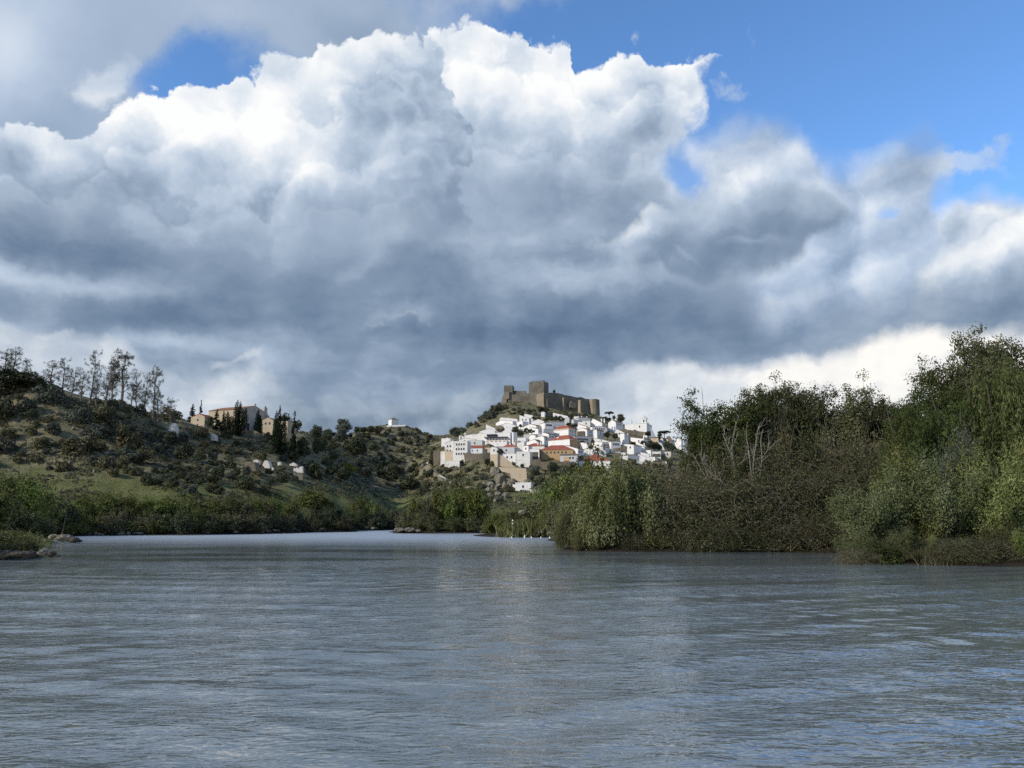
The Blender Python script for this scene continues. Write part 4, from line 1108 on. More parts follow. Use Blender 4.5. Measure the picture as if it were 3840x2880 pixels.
# left end
H('A', 115, 400, 405, 705, 925, 'flat', 'plain windowless white house at the far left end of the village', ch=[(.3, .5, .8)], phi=15)
H('A', 225, 480, 490, 850, 1440, 'gL', 'tall weathered white house with brown roof rising towards the big ragged one', wall='worn', pk=0, rise=12, wl=(2, 3), found=3)
H('A', 478, 930, 945, 790, 1400, 'flat', 'tallest ragged white house with broken top and many small windows', wall='worn', wl=(4, 3), found=2)
H('A', 225, 490, 495, 1110, 1400, 'flat', 'bare tan annex with stained plaster below the brown-roofed tall house', wall='tan', depth=3, found=2, dD=-3.5)
H('A', 95, 228, 232, 1120, 1470, 'flat', 'narrow pale annex at the very foot of the leftmost tall house', wall='worn', depth=4, found=2, dD=-1.5)
H('A', 215, 690, 700, 1405, 1490, 'flat', 'low white base wall house with one opening at the rock edge', wall='worn', depth=4, found=3, dD=-5)
H('A', 660, 1190, 1200, 735, 810, 'gL', 'stone-faced house with weathered roof behind the ragged white house', wall='cream', pk=.6, rise=7, wl=(2, 1), ch=[(.3, .9, 1.6), (.2, .98, 2.2)])
H('A', 670, 815, 820, 640, 700, 'gL', 'tiny white house with weathered roof on the upper left slope', rise=3, wl=(1, 1))
H('A', 920, 1395, 1405, 760, 990, 'flat', 'pale grey rendered house with one small dark window', wall='grey', wl=(1, 1))
H('A', 930, 1398, 1405, 990, 1170, 'gR', 'low white house with blue window and mossy red roof', wl=(2, 1), wm='blue', rm='red', rise=11, phi=8, depth=9)
H('A', 835, 1210, 1215, 600, 700, 'gL', 'long low white house with sloping top on the upper left slope', pk=.05, rise=7, ch=[(.1, .96, 1.0)])
H('A', 1090, 1600, 1610, 590, 780, 'gL', 'broad pale gable house left of the white building with the navy awning', wall='cream', pk=.55, rise=9)
H('A', 1300, 1790, 1800, 470, 560, 'gL', 'wide low white gable house below the wooded left slope', pk=.4, rise=11)
H('A', 1500, 1840, 1850, 400, 500, 'gL', 'white house with slanting top and chimney beside the wooded slope', pk=.98, rise=18, ch=[(.2, .9, 1.2)])
# restaurant building
e, a, b, h, D = H('A', 1440, 2270, 2330, 520, 800, 'flat', 'large modern white building with navy awning and glazed terrace', phi=14, cat='building', name='terrace_building')
obj_boxes('awning', [(-.9, -.02, a * .50, a * .88, h - 2.0, h - .7)], 'awn', e)
obj_boxes('terrace_roof', [(-2.6, -.02, a * .08, a * .97, h - 3.0, h - 2.8)], 'awn', e)
for k in range(7): obj_boxes('window', [(-.05, .05, a * (.14 + .115 * k), a * (.14 + .115 * k) + .95, h - 4.9, h - 3.2)], 'metal', e)
obj_boxes('terrace', [(-2.6, -.03, a * .10, a * .95, h - 9.5, h - 5.2)], 'white', e)
for k in range(5): obj_boxes('railing_panel', [(-2.66, -2.602, a * (.14 + .16 * k), a * (.14 + .16 * k) + 1.7, h - 6.3, h - 5.5)], 'band', e)
H('B', 500, 540, 660, 680, 970, 'flat', 'narrow white annex with one blue-shaded side beside the navy awning building', dD=-0.5)
# upper left
H('B', 95, 655, 665, 255, 330, 'gL', 'topmost long white house below the castle rock on the left', pk=.92, rise=8, ch=[(.1, .5, .5)], rm='rust')
H('B', -20, 520, 640, 330, 400, 'gL', 'wide white gable house under the topmost long one', pk=.72, rise=9)
H('B', 30, 640, 650, 470, 560, 'gL', 'broad low white gable house above the brown rock outcrop', pk=.5, rise=12, wl=(1, 1))
H('B', 300, 500, 510, 510, 680, 'flat', 'plain white wall house just left of the two dark round trees')
H('B', 730, 1030, 1040, 230, 320, 'gL', 'white house with slanting roofline and square window below the castle', pk=1, rise=12, wl=(2, 1))
H('B', 880, 1145, 1155, 150, 195, 'gL', 'narrow white house strip with weathered roof directly below the castle keep', pk=1, rise=8)
H('B', 650, 830, 1010, 340, 430, 'flat', 'small white cube house above the dark round trees')
H('B', 1090, 1490, 1500, 330, 430, 'gL', 'white house with broad gable left of the upper dark tree clump', pk=.42, rise=9, depth=9, rm='rust')
H('B', 840, 1250, 1490, 470, 530, 'gL', 'white gable house with grey shaded side under the broad gable', pk=.45, rise=9, wr=(2, 1))
H('B', 1040, 1310, 1480, 570, 700, 'gL', 'white house stepping down right of the dark tree clump', pk=.9, rise=10, wr=(2, 1))
H('B', 1480, 1490, 1800, 570, 720, 'flat', 'blue-shaded white house with small terrace above the red-roofed big house', wall='grey', phi=66)  # grey wall colour holds the shade on a white wall
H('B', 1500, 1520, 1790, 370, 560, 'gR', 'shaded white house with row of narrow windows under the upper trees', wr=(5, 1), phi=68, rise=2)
H('B', 1700, 1720, 2150, 350, 480, 'flat', 'long pale blue-shaded house beneath the upper tree clump', wall='grey', phi=72)  # shade put into a grey wall colour
H('B', 1440, 1640, 1850, 730, 870, 'gL', 'white house with slanting top left of the red dormer roof', pk=1, rise=10, wr=(2, 1))
H('B', 1040, 1230, 1320, 770, 870, 'gL', 'little white house with blue-grey side below the dark tree clump', pk=.7, rise=4, rm='rust')
H('B', 1200, 1500, 1640, 830, 940, 'gL', 'white house with a recessed dark window bay above the red roofs', pk=.2, rise=6, wr=(1, 1))
H('B', 655, 930, 940, 850, 960, 'flat', 'low white house directly above the left red roof')
H('B', 930, 1280, 1440, 960, 1020, 'gL', 'wide white gable just above the long red roof', pk=.25, rise=9)
H('B', 860, 1450, 1470, 740, 800, 'flat', 'ruined white walls among the dark trees', wall='grey')
# red roofs in the centre left
H('A', 1415, 1650, 1660, 975, 1170, 'hip', 'tan plastered house with mossy brown hipped roof', wall='tan', rm='mossy', rise=17, depth=18, phi=14, wl=(1, 1))
H('B', 190, 640, 660, 1130, 1220, 'hip', 'long house with stained red roof above a grey wall', wall='white', rm='red', rise=19, phi=10, depth=12, ch=[(.2, .2, 1.0), (.2, .5, .8)])
H('B', 660, 880, 890, 960, 1120, 'flat', 'tan chimney block house between the two red roofs', wall='cream', ch=[(.3, .3, .7), (.3, .8, .6)], dD=-6)
H('A', 1650, 1870, 1880, 985, 1215, 'gL', 'small white house with one window left of the round dark tree', pk=.8, rise=4, wl=(1, 1))
H('E', 225, 740, 750, 150, 350, 'flat', 'blue-grey weathered house with white canopy right of the round dark tree', wall='grey', wl=(1, 1))
H('B', 850, 1010, 1130, 1100, 1240, 'gL', 'small white cube house with one window and blue side', pk=.9, rise=2, wl=(1, 1), dD=-6)
H('E', 380, 780, 800, 360, 640, 'flat', 'white house with one small window above the slanting garden wall', wall='white', wl=(2, 1))
H('E', 800, 1225, 1235, 290, 780, 'flat', 'crumbling white house with grey patches behind the small bare tree', wall='worn', wl=(1, 1))
H('E', -10, 215, 225, 380, 760, 'flat', 'tall tan house with stained white corner at the terrace edge', wall='tan')
e, a, b, h, D = H('E', 1225, 1520, 1545, 210, 640, 'flat', 'house with deep shadowy porch under a white cornice', wall='dstone')  # dark wall colour stands for the deep shade in the porch
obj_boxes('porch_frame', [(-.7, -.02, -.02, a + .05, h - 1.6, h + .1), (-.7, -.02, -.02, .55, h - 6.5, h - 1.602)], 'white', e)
e, a, b, h, D = H('E', 1545, 2740 - 170, 2600, 215, 590, 'hip', 'ochre house with red hipped roof and two green balcony planters', wall='ochre', rm='red', rise=21, phi=9, depth=12, wl=(6, 1))
for f in (.32, .68):
    o = obj_boxes('balcony', [(-.9, -.02, a * f - 1.6, a * f + 1.6, h - 5.0, h - 4.7)], 'cream', e); obj_boxes('planter', [(-1.1, -.902, a * f - 1.5, a * f + 1.5, h - 5.2, h - 4.6)], 'green', o)
H('B', 910, 1500, 1520, 1100, 1200, 'hip', 'long low house with red roof joining the ochre house', rm='red', rise=14, phi=8, depth=10, wall='cream', ch=[(.2, .35, 1.3), (.2, .2, 1.2)], dD=4)
slabwall('E', [(1560, 590), (2560, 590), (2500, 700), (2380, 800), (2240, 850), (1900, 880), (1600, 830)], 'stone base wall under the ochre house', 'stone', 2)
slabwall('E', [(1235, 520), (1560, 520), (1560, 800), (1400, 850), (1240, 780)], 'rough grey stone wall below the shadowy porch', 'stone', 2)
slabwall('E', [(240, 760), (640, 770), (1100, 800), (1140, 1260), (980, 1250), (640, 1130), (600, 960), (350, 900)], 'great tan plastered retaining wall above the lowest white house', 'tan', 3, dD=-2)
slabwall('E', [(200, 400), (380, 400), (560, 560), (790, 765), (640, 775), (215, 730)], 'slanting tan garden wall descending to the right', 'tan', 1.5)
slabwall('A', [(830, 1180), (920, 1130), (1150, 1170), (1415, 1160), (1425, 1400), (1150, 1440), (930, 1420), (850, 1440)], 'tan and dark stone terrace wall under the low white house', 'stone', 2)
slabwall('A', [(1420, 1120), (1640, 1140), (1640, 1330), (1430, 1400)], 'short dark stone wall under the tan house', 'dstone', 2)
slabwall('A', [(-120, 1075), (110, 1085), (110, 1480), (-110, 1560), (-130, 1300)], 'big square stone buttress wall left of the village', 'stone', 6, name='buttress_wall')
slabwall('A', [(-330, 1440), (-125, 1300), (-125, 1345), (-320, 1505)], 'short white wall beside the big stone buttress', 'white', .6)
# the lowest white house by the rocks
H('E', 770, 1255, 1265, 1260, 1540, 'flat', 'lowest white house with one window above the river rocks', wl=(1, 1), phi=10, found=1)
H('E', 680, 790, 800, 1320, 1420, 'flat', 'tiny white shed at the left of the lowest white house', found=1)
H('E', 600, 700, 705, 1270, 1300, 'gR', 'tiny hut with faded red roof beside the rocks', wall='tan', rm='red', rise=4, found=1)
H('E', 1345, 1350, 1510, 1420, 1570, 'gR', 'small white shed with pointed gable right of the lowest house', wr=(1, 1), phi=62, rise=5, found=1)
slabwall('E', [(1090, 1440), (1345, 1420), (1350, 1530), (1090, 1510)], 'low white wall joining the lowest house and gabled shed', 'white', .5)
slabwall('E', [(1270, 1250), (1480, 1310), (1690, 1370), (1710, 1440), (1480, 1430), (1270, 1400)], 'brown stone wall sloping down behind the gabled shed', 'stone', 1)
# centre
e, a, b, h, D = H('C', -35, 440, 640, 545, 720, 'hip', 'cream and white house with ochre trim and small red roof', rm='red', rise=14, wr=(2, 1))
obj_boxes('corner_trim', [(-.05, -.003, -.04, .45, h - 6, h - .36), (-.05, -.003, a - .45, a, h - 6, h - .36), (-.05, -.003, .452, a - .452, h - .9, h - .36)], 'trim', e)
e, a, b, h, D = H('C', -175, 470, 800, 880, 1100, 'hip', 'big white-walled house with red dormer roof and brown shaded side', rm='red', rise=20, wr=(6, 1), wall='white')
o = obj_boxes('dormer', [(2.2, 4.2, a * .6, a * .6 + 1.8, h + .2, h + 2.2)], 'cream', e); obj_boxes('window', [(2.15, 2.198, a * .6 + .5, a * .6 + 1.3, h + .9, h + 1.8)], 'dark', o)
obj_boxes('side_shading', [(0.02, b, -.06, -.003, -6, h - .36)], 'ochre', e)  # brown sheet: the shading of the right wall put into colour
e, a, b, h, D = H('F', 340, 890, 1095, 190, 400, 'gL', 'big white gable house with dark open terrace and blue side', pk=.66, rise=17, wr=(3, 1), wm='blue')
obj_boxes('terrace_shade', [(-.06, -.003, a * .12, a * .80, h - 3.6, h - 1.6)], 'dark', e); obj_boxes('parapet', [(-.8, -.062, a * .10, a * .84, h - 5.4, h - 3.62)], 'white', e)  # dark sheet on the wall paints the shade inside the terrace
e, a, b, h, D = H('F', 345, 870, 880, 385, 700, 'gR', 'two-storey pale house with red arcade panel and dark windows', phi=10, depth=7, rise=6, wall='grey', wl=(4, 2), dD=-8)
obj_boxes('arcade_panel', [(-.08, -.035, a * .46, a * .80, h - 5.5, h - 1)], 'trim', e); obj_boxes('red_band', [(-.12, -.082, a * .48, a * .78, h - 4.0, h - 3.2)], 'red', e)
H('F', 940, 1900, 1920, 560, 810, 'hip', 'long white house with broad red roof right of the ochre house', rm='red', rise=29, phi=9, depth=16, found=3)
H('F', 1090, 1370, 1380, 210, 400, 'gL', 'beige stone house wall between the blue-sided house and red roof', wall='cream', pk=.8, rise=5)
H('C', 710, 1005, 1220, 590, 800, 'gL', 'white gable house with blue shaded side and four windows', pk=.45, rise=8, wr=(2, 2), rm='rust')
H('C', 715, 990, 1050, 500, 560, 'gL', 'white house with thin red roof behind the gable house', rm='red', pk=.95, rise=15)
H('C', 1220, 1320, 1560, 610, 840, 'gL', 'white house with plain blue-grey side left of the round dark trees', pk=.3, rise=4, wr=(1, 1))
H('C', 1110, 1475, 1620, 380, 500, 'gL', 'tall white stepped gable house with two chimneys on the upper right', pk=.7, rise=20, wr=(2, 1), ch=[(.9, .3, 1.4), (.95, .1, 1.2)])
H('C', 1690, 1905, 2170, 350, 540, 'gL', 'white gable house with three windows beside the tall pine', pk=.5, rise=9, wr=(3, 1), ch=[(.3, .5, 1.0)])
H('C', 615, 630, 1150, 800, 960, 'gR', 'long shaded house with row of arched dark windows', wr=(7, 1), phi=66, rise=3, wall='grey', rm='shed')  # blue shade of this face painted as a grey wall
H('C', 700, 925, 935, 650, 790, 'flat', 'brown stone ruin with white doorway in front of the gable house', wall='dstone', depth=4, dD=-5)
H('C', 1190, 1480, 1750, 985, 1130, 'gL', 'long white house with weathered roof and skylights right of centre', pk=1, rise=6, wr=(4, 1))
H('C', 1230, 1745, 1755, 960, 1000, 'gL', 'narrow white parapet strip house with weathered roof', pk=.98, rise=15)
H('C', 1750, 1762, 2080, 960, 1140, 'gR', 'blue-shaded white house with rust roof and tall windows', wr=(4, 1), phi=68, rise=3, wall='white')
H('C', 800, 1020, 1070, 1000, 1095, 'gL', 'small white wall house below the arched windows', pk=.95, rise=3, rm='rust')
H('C', 1010, 1285, 1290, 1290, 1330, 'gL', 'white slanting wall house above the broad red roof', pk=.97, rise=14)
H('C', 1390, 1580, 1590, 1240, 1300, 'gL', 'white shed with weathered roof above the right end of the red roof', pk=.97, rise=12)
H('C', 930, 945, 1250, 1230, 1330, 'gR', 'brown-roofed low house behind the slanting white wall', wall='cream', phi=64, rise=4)
H('C', 1260, 1490, 1740, 1130, 1200, 'gL', 'white house with weathered roof above the dark bush', pk=.97, rise=8)
H('C', -60, 405, 420, 170, 215, 'gL', 'highest white house with slanting wall right under the castle', pk=.98, rise=15, wl=(1, 1))
H('C', 600, 720, 730, 190, 250, 'flat', 'tiny white house under the castle wall')
H('C', 715, 735, 1120, 225, 300, 'gR', 'low blue-shaded house below the castle curtain wall', wall='grey', phi=72, rise=3, ch=[(.1, .2, 1.2), (.35, .2, 1.3), (.8, .2, 1.2)])  # grey wall paints in the shade on whitewash
H('C', 560, 590, 880, 290, 380, 'flat', 'grey patched house behind the long tree clump', wall='grey', phi=60)
H('C', 860, 1100, 1110, 330, 450, 'flat', 'grey house with dark carport opening', wall='worn', wl=(1, 1))
H('C', 1150, 1165, 1660, 500, 600, 'gR', 'long low blue-shaded row house on the upper right', wr=(5, 1), phi=70, rise=3)
H('C', 725, 870, 880, 360, 430, 'gL', 'small white house with weathered roof above the thin red roof', pk=.9, rise=3)
H('B', 1400, 1510, 1520, 50, 100, 'flat', 'tiny white house at the foot of the castle keep', ch=[(.3, .5, .5)])
H('C', 300, 455, 460, 220, 350, 'flat', 'narrow grey house beside the round tree under the castle', wall='grey')
# right
H('D', 30, 350, 360, 680, 740, 'gL', 'white house with long slanting top left of the church', pk=.75, rise=14, wl=(1, 1))
H('D', 230, 345, 500, 760, 940, 'gR', 'white house with tall chimney between the round trees', phi=50, pk=.0, rise=7, ch=[(.95, .1, .5)])
H('D', 500, 950, 1150, 880, 990, 'gL', 'white house with arched door and slanting top below the church', pk=.85, rise=11, door=.3, ch=[(.1, .02, 1.4)], rm='rust')
H('D', 330, 640, 980, 1060, 1240, 'gL', 'white house with two small windows facing left, right of centre', pk=.8, rise=4, wl=(2, 1), phi=30)
H('D', 640, 975, 985, 1130, 1250, 'gL', 'bright white wing with slanting top and tall chimney', pk=.98, rise=9, ch=[(.2, .04, 1.6)])
H('D', 830, 1165, 1225, 1240, 1330, 'flat', 'flat white box house below the bright wing')
H('D', 600, 1165, 1180, 1500, 1580, 'gL', 'big plain white gable on the lower right behind the willow', pk=.66, rise=19, depth=10)
H('D', 850, 1110, 1120, 1350, 1400, 'gL', 'white strip house above the big plain gable', pk=.97, rise=8, rm='rust')
H('D', 440, 460, 800, 1380, 1480, 'gR', 'small bluish house left of the big plain gable', wall='grey', phi=64, rise=3)
H('D', 1490, 1790, 1800, 1290, 1410, 'flat', 'roofless white ruin with two dark openings on the right', wall='ruin', wl=(2, 1))
H('D', 1220, 1475, 1480, 1285, 1340, 'flat', 'long low white wall house left of the roofless ruin')
H('D', 1420, 1560, 1695, 920, 980, 'gL', 'grey-white gable house right of the church steps', pk=.2, rise=9, wall='grey', ch=[(.4, .6, .8)])
H('D', 1640, 1700, 1850, 880, 960, 'gR', 'house with rust-brown gable roof on the right skyline', rm='mossy', wall='tan', rise=11, phi=50)
H('D', 1820, 2120, 2180, 900, 1080, 'gL', 'rightmost white house above the riverside trees', pk=.3, rise=5)
H('D', 1120, 1300, 1400, 1450, 1540, 'flat', 'small bluish patched house right of the big plain gable', wall='worn')
H('D', 500, 1060, 1075, 1590, 1680, 'flat', 'low blue-grey house just behind the willow top', wall='grey')
H('D', 1480, 1660, 1670, 1600, 1640, 'flat', 'low white garden house at the lower right edge')
H('D', 250, 380, 390, 1310, 1400, 'gL', 'little white shed below the grey garden wall', rise=2)
H('D', 1180, 1400, 1410, 840, 900, 'gR', 'low tan house with rust roof under the church steps', wall='tan', rm='mossy', rise=4)
slabwall('D', [(-10, 1180), (420, 1110), (430, 1290), (180, 1260), (-10, 1290)], 'grey stone garden wall on the right of the village', 'stone', 1)
slabwall('D', [(1370, 960), (1500, 1010), (1600, 1230), (1540, 1230), (1480, 1080)], 'zigzag white street wall between dark trees', 'white', .6)
slabwall('D', [(180, 590), (520, 600), (960, 660), (960, 800), (780, 780), (200, 700)], 'brown stone terrace wall below the church', 'stone', 2)
slabwall('D', [(1170, 1590), (1480, 1590), (1700, 1660), (1700, 1800), (1300, 1800), (1150, 1700)], 'tan stone terrace wall at the lower right of the village', 'stone', 1)
slabwall('D', [(1230, 1345), (1470, 1345), (1470, 1450), (1240, 1420)], 'dark stone wall under the long low white wall house', 'dstone', 1)
slabwall('F', [(230, 640), (480, 630), (860, 700), (860, 760), (700, 820), (200, 760)], 'dark rock and stone footing under the pale two-storey house', 'dstone', 2, dD=-2)

# church on the right, pale in the distance
def church():
    D = 612
    P = lambda x, y: tp('D', x, y)
    x0, yb = P(1045, 680); c = at(x0, yb, D); k = D / F
    ph = math.radians(22)
    e = empty('parish_church', c, math.pi / 2 - ph, 'large white church with bell tower and pinnacle on the right of the hill', 'church', None)
    m = lambda px: px * .1205 * k
    a1 = m(430) / math.cos(ph); a2 = m(650) / math.cos(ph); h1 = m(290); b = 20
    obj_boxes('wall', [(0, b, 0, a1, -6, h1), (.4, b - .4, a1 + .002, a2, -6, h1 * .96)], 'white', e)
    obj_boxes('parapet', [(-.25, .3, -.2, a1 + .1, h1 + .002, h1 + .5), (.302, b, -.2, .2, h1 + .002, h1 + .5)], 'cream', e)
    link('roof', bpy.data.meshes.new('roof'), e) if False else None
    w = m(150)
    t = obj_boxes('bell_tower', [(1, 1 + w, .6, .6 + w, h1, h1 + m(150)), (.75, 1.25 + w, .35, .85 + w, h1 + m(150) + .002, h1 + m(170))], 'white', e)
    obj_boxes('bell_opening', [(.93, 1.05, .6 + w * .35, .6 + w * .65, h1 + m(40), h1 + m(120)), (1 + w * .35, 1 + w * .65, .53, .65, h1 + m(40), h1 + m(120))], 'dark', t)
    # dome: lathe
    bf = Buf(); n = 14; prof = [(w * .46, 0), (w * .45, w * .18), (w * .36, w * .38), (w * .2, w * .5), (.22, w * .56), (.14, w * .85), (.01, w * .95)]
    an = np.linspace(0, 2 * math.pi, n, endpoint=False)
    V = np.array([(r_ * math.cos(q), r_ * math.sin(q), z) for r_, z in prof for q in an])
    i = np.arange(len(prof) - 1)[:, None] * n + np.arange(n)[None]; j = np.arange(len(prof) - 1)[:, None] * n + (np.arange(n)[None] + 1) % n
    bf.add(V, np.stack([i, j, j + n, i + n], -1).reshape(-1, 4))
    link('dome', bf.mesh('dome', [BM['grey']], smooth=True), t, loc=(1 + w / 2, .6 + w / 2, h1 + m(170) + .01))
    for q in ((1, .6), (1 + w, .6), (1, .6 + w), (1 + w, .6 + w)): obj_boxes('tower_pinnacle', [(q[0] - .3, q[0] + .3, q[1] - .3, q[1] + .3, h1 + m(170) + .01, h1 + m(170) + 1.2)], 'cream', t)
    # left pinnacle cone
    bf = Buf(); V = np.array([(.9 * math.cos(q), .9 * math.sin(q), 0) for q in an] + [(.9 * math.cos(q), .9 * math.sin(q), 1.4) for q in an] + [(.02 * math.cos(q), .02 * math.sin(q), 4.6) for q in an])
    i = np.arange(2)[:, None] * n + np.arange(n)[None]; j = np.arange(2)[:, None] * n + (np.arange(n)[None] + 1) % n
    bf.add(V, np.stack([i, j, j + n, i + n], -1).reshape(-1, 4))
    link('pinnacle', bf.mesh('pinnacle', [BM['grey']]), e, loc=(2, a1 + 1, h1 * .96))
    # stepped buttress descending to the right
    L = m(330) / math.cos(ph)
    prof = [(0, -9), (L, -9), (L, -5.2), (L * .72, h1 * .05), (L * .55, h1 * .35), (L * .32, h1 * .72), (L * .3, h1 * 1.08), (0, h1 * 1.12)]
    rzz = -(math.pi / 2 - ph) + .35
    poly_prism('side_buttress', prof, 3.0, 'white', e, 'y', 0, loc=(.8, .3, 0), rz=rzz)
    obj_boxes('window', [(-.05, .05, a1 * .45, a1 * .45 + 1, h1 * .55, h1 * .8)], 'dark', e)
church()

# ------------------------------------------------------------------ castle
def castle():
    D = 655; k = D / F
    c0 = at(2040, 1540, D)
    e = empty('castle', c0, 0, 'brown stone castle ruin with square battlemented keep on the hilltop', 'castle')
    def loc(px, py, d=D):
        q = at(px, py, d); return (q[0] - c0[0], q[1] - c0[1], q[2] - c0[2])
    # keep
    wl, wr = 56 * k, 21 * k; ph = math.atan2(wr, wl); s = wl / math.cos(ph)
    kz = loc(2040, 1560)[2]; top = loc(2040, 1430)[2]
    bf = Buf(); bf.add(*box_vf(0, s, 0, s, kz, top))
    kp = link('keep', bf.mesh('keep', [BM['castle']]), e, loc=(0, 1.5, 0), rz=math.pi / 2 - ph)
    mb = []
    rs_ = random.Random(5)
    n = 7
    for i in range(n):
        for side in range(4):
            if rs_.random() < .12: continue
            hgt = .9 + .5 * rs_.random(); p = s * (i + .15) / n; q = p + s / n * .55
            mb.append([(-.05, .6, p, q), (p, q, -.052, .6), (s - .6, s + .05, p, q), (p, q, s - .6, s + .052)][side] + (top + .002, top + hgt))
    obj_boxes('battlements', mb, 'castle', kp)
    obj_boxes('window', [(-.06, .05, s * .72, s * .72 + .9, top - 15, top - 12.8)], 'dark', kp)
    def slab(name, pts, mat, thick, d=D, slope=0.0):
        xm = sum(p[0] for p in pts) / len(pts); yb = max(p[1] for p in pts)
        cx = at(xm, yb, d); an = math.atan(slope); out = []
        for px, py in pts:
            dd = ray(px, py)
            tt = (cx[0] * math.sin(an) - cx[1] * math.cos(an)) / (dd[0] * math.sin(an) - dd[1] * math.cos(an))
            x, y, z = dd[0] * tt, dd[1] * tt, CAMH + dd[2] * tt
            out.append(((x - cx[0]) * math.cos(an) + (y - cx[1]) * math.sin(an), z - cx[2]))
        return poly_prism(name, out, thick, mat, e, 'y', 0, loc=(cx[0] - c0[0], cx[1] - c0[1], cx[2] - c0[2]), rz=an)
    K = lambda l: [tp('K', x, y) for x, y in l]
    slab('west_curtain', K([(330, 620), (325, 370), (350, 335), (430, 326), (560, 329), (655, 328), (668, 378), (730, 372), (760, 370), (860, 366), (1010, 360), (1010, 660)]), 'castle', 5, 657, -.15)
    slab('west_bastion', K([(180, 650), (200, 560), (215, 470), (240, 400), (262, 350), (345, 345), (345, 480), (300, 490), (290, 620), (230, 690)]), 'castle', 9, 655, -.6)
    slab('lower_wall', K([(330, 400), (520, 395), (525, 440), (870, 430), (870, 620), (330, 620)]), 'castle', 2, 653, -.15)
    slab('corner_pier', K([(860, 400), (1000, 358), (1000, 560), (1010, 640), (870, 610)]), 'castle2', 4, 649, -.25)
    slab('pier_side', K([(1002, 360), (1075, 372), (1085, 640), (1012, 650)]), 'castle', 4, 650.5, .9)
    # west tower
    x, y, z = loc(1922, 1480, 656); wt = 33 * k
    bf = Buf(); bf.add(*box_vf(0, 8, 0, wt, z - 2, loc(1922, 1445, 656)[2]))
    link('west_tower', bf.mesh('west_tower', [BM['castle']]), e, loc=(x, y, 0), rz=math.pi / 2 - math.radians(10))
    # east curtain, running away to the right
    slab('east_curtain', K([(1070, 760), (1072, 368), (1150, 362), (1280, 372), (1300, 382), (1350, 384), (1370, 402), (1480, 420), (1600, 448), (1640, 456), (1690, 444), (1740, 460), (1790, 482), (1890, 488), (1960, 486), (1985, 496), (2050, 494), (2060, 800)]), 'castle', 4, 672, .75)
    for a_, b_, t_, m_ in ((1372, 1390, 455, 'castle2'), (1690, 1708, 500, 'castle2'), (1062, 1078, 480, 'castle2')):
        slab('buttress', K([(a_, 760), (a_, t_), (b_, t_), (b_, 760)]), m_, 3, 662 if a_ > 1100 else 650, .75)
    slab('patched_wall', K([(1490, 560), (1530, 525), (1630, 570), (1600, 660), (1490, 640)]), 'castle2', 1.5, 667, .75)
    for px_, r_ in ((1915, 3.0), (1968, 3.0)):
        x, y = tp('K', px_, 760); q = loc(x, y, 684)
        bf = Buf(); tube(bf, [(0, 0, -3), (0, 0, 8), (0, 0, q[2] * 0 + (loc(x, tp('K', 0, 492)[1], 684)[2] - q[2]))], r_, r_ * .95, 12)
        link('round_turret', bf.mesh('round_turret', [BM['castle2' if px_ < 1950 else 'castle']], smooth=True), e, loc=q)
castle()

# ------------------------------------------------------------------ convent on the left hill, chapel on its own hill
e, a, b, h, D = H('Z', 600, 1110, 1300, 455, 740, 'gR', 'long old convent church with pale end facade and reddish roof', wall='convent', rm='rust', phi=22, rise=21, D=382, cat='church', name='convent_church', group=None, found=6)
obj_boxes('facade', [(-.10, b + .10, -.14, -.003, -4, h - .05)], 'facade', e)
poly_prism('facade_gable', [(0, h), (b, h), (b / 2, h + 21 * D / F)], .14, 'facade', e, 'y', -.142)
obj_boxes('doorway', [(b * .22, b * .22 + 1.8, -.20, -.142, .2, 4.2)], 'dark', e)
obj_boxes('corner_buttress', [(b * .66, b * .74, -1.0, -.142, -3, h * .9), (b * .92, b + .4, -1.0, -.142, -3, h * .92)], 'facade', e)
obj_boxes('bell_gable', [(b * .86, b * .98, -.2, .9, h + .3, h + 3.0), (b * .89, b * .95, .1, .6, h + 3.002, h + 3.8)], 'facade', e)
obj_boxes('finial', [(b * .5 - .4, b * .5 + .4, -.2, .6, h + 21 * D / F, h + 21 * D / F + 1.1)], 'facade', e)
e, a, b, h, D = H('Z', 430, 640, 700, 560, 705, 'gL', 'old tan gabled house with red roof left of the convent church', wall='convent', rm='red', D=372, phi=20, pk=.42, rise=12, wl=(1, 2), group=None, name='convent_house', found=6)
e, a, b, h, D = H('Z', 1372, 1530, 1535, 605, 765, 'gL', 'tan pedimented wing right of the tall convent facade', wall='convent', D=386, pk=.5, rise=11, wl=(2, 1), group=None, name='convent_wing', found=6)
H('Z', 1530, 1720, 1730, 625, 765, 'flat', 'lower tan wing hidden behind the cypresses', wall='convent', D=388, group=None, name='convent_wing', found=6)
slabwall('Z', [(1040, 760), (1100, 735), (1310, 745), (1380, 790), (1370, 830), (1250, 850), (1060, 830)], 'pale rough stone footing below the convent facade', 'stone', 2, 376, name='stone_wall')
e, a, b, h, D = H('Y', 1045, 1100, 1182, 248, 330, 'hip', 'small white square chapel with brown pyramid roof on the hilltop', D=640, phi=55, rise=9, group=None, cat='chapel', name='hilltop_chapel', found=4)
obj_boxes('cross', [(b / 2 - .06, b / 2 + .06, a / 2 - .06, a / 2 + .06, h + 9 * D / F, h + 9 * D / F + 1.2), (b / 2 - .35, b / 2 + .35, a / 2 - .05, a / 2 + .05, h + 9 * D / F + .75, h + 9 * D / F + .9)], 'metal', e)
slabwall('Y', [(1040, 330), (1280, 322), (1280, 338), (1040, 350)], 'low white terrace wall beside the hilltop chapel', 'white', .6, 636)

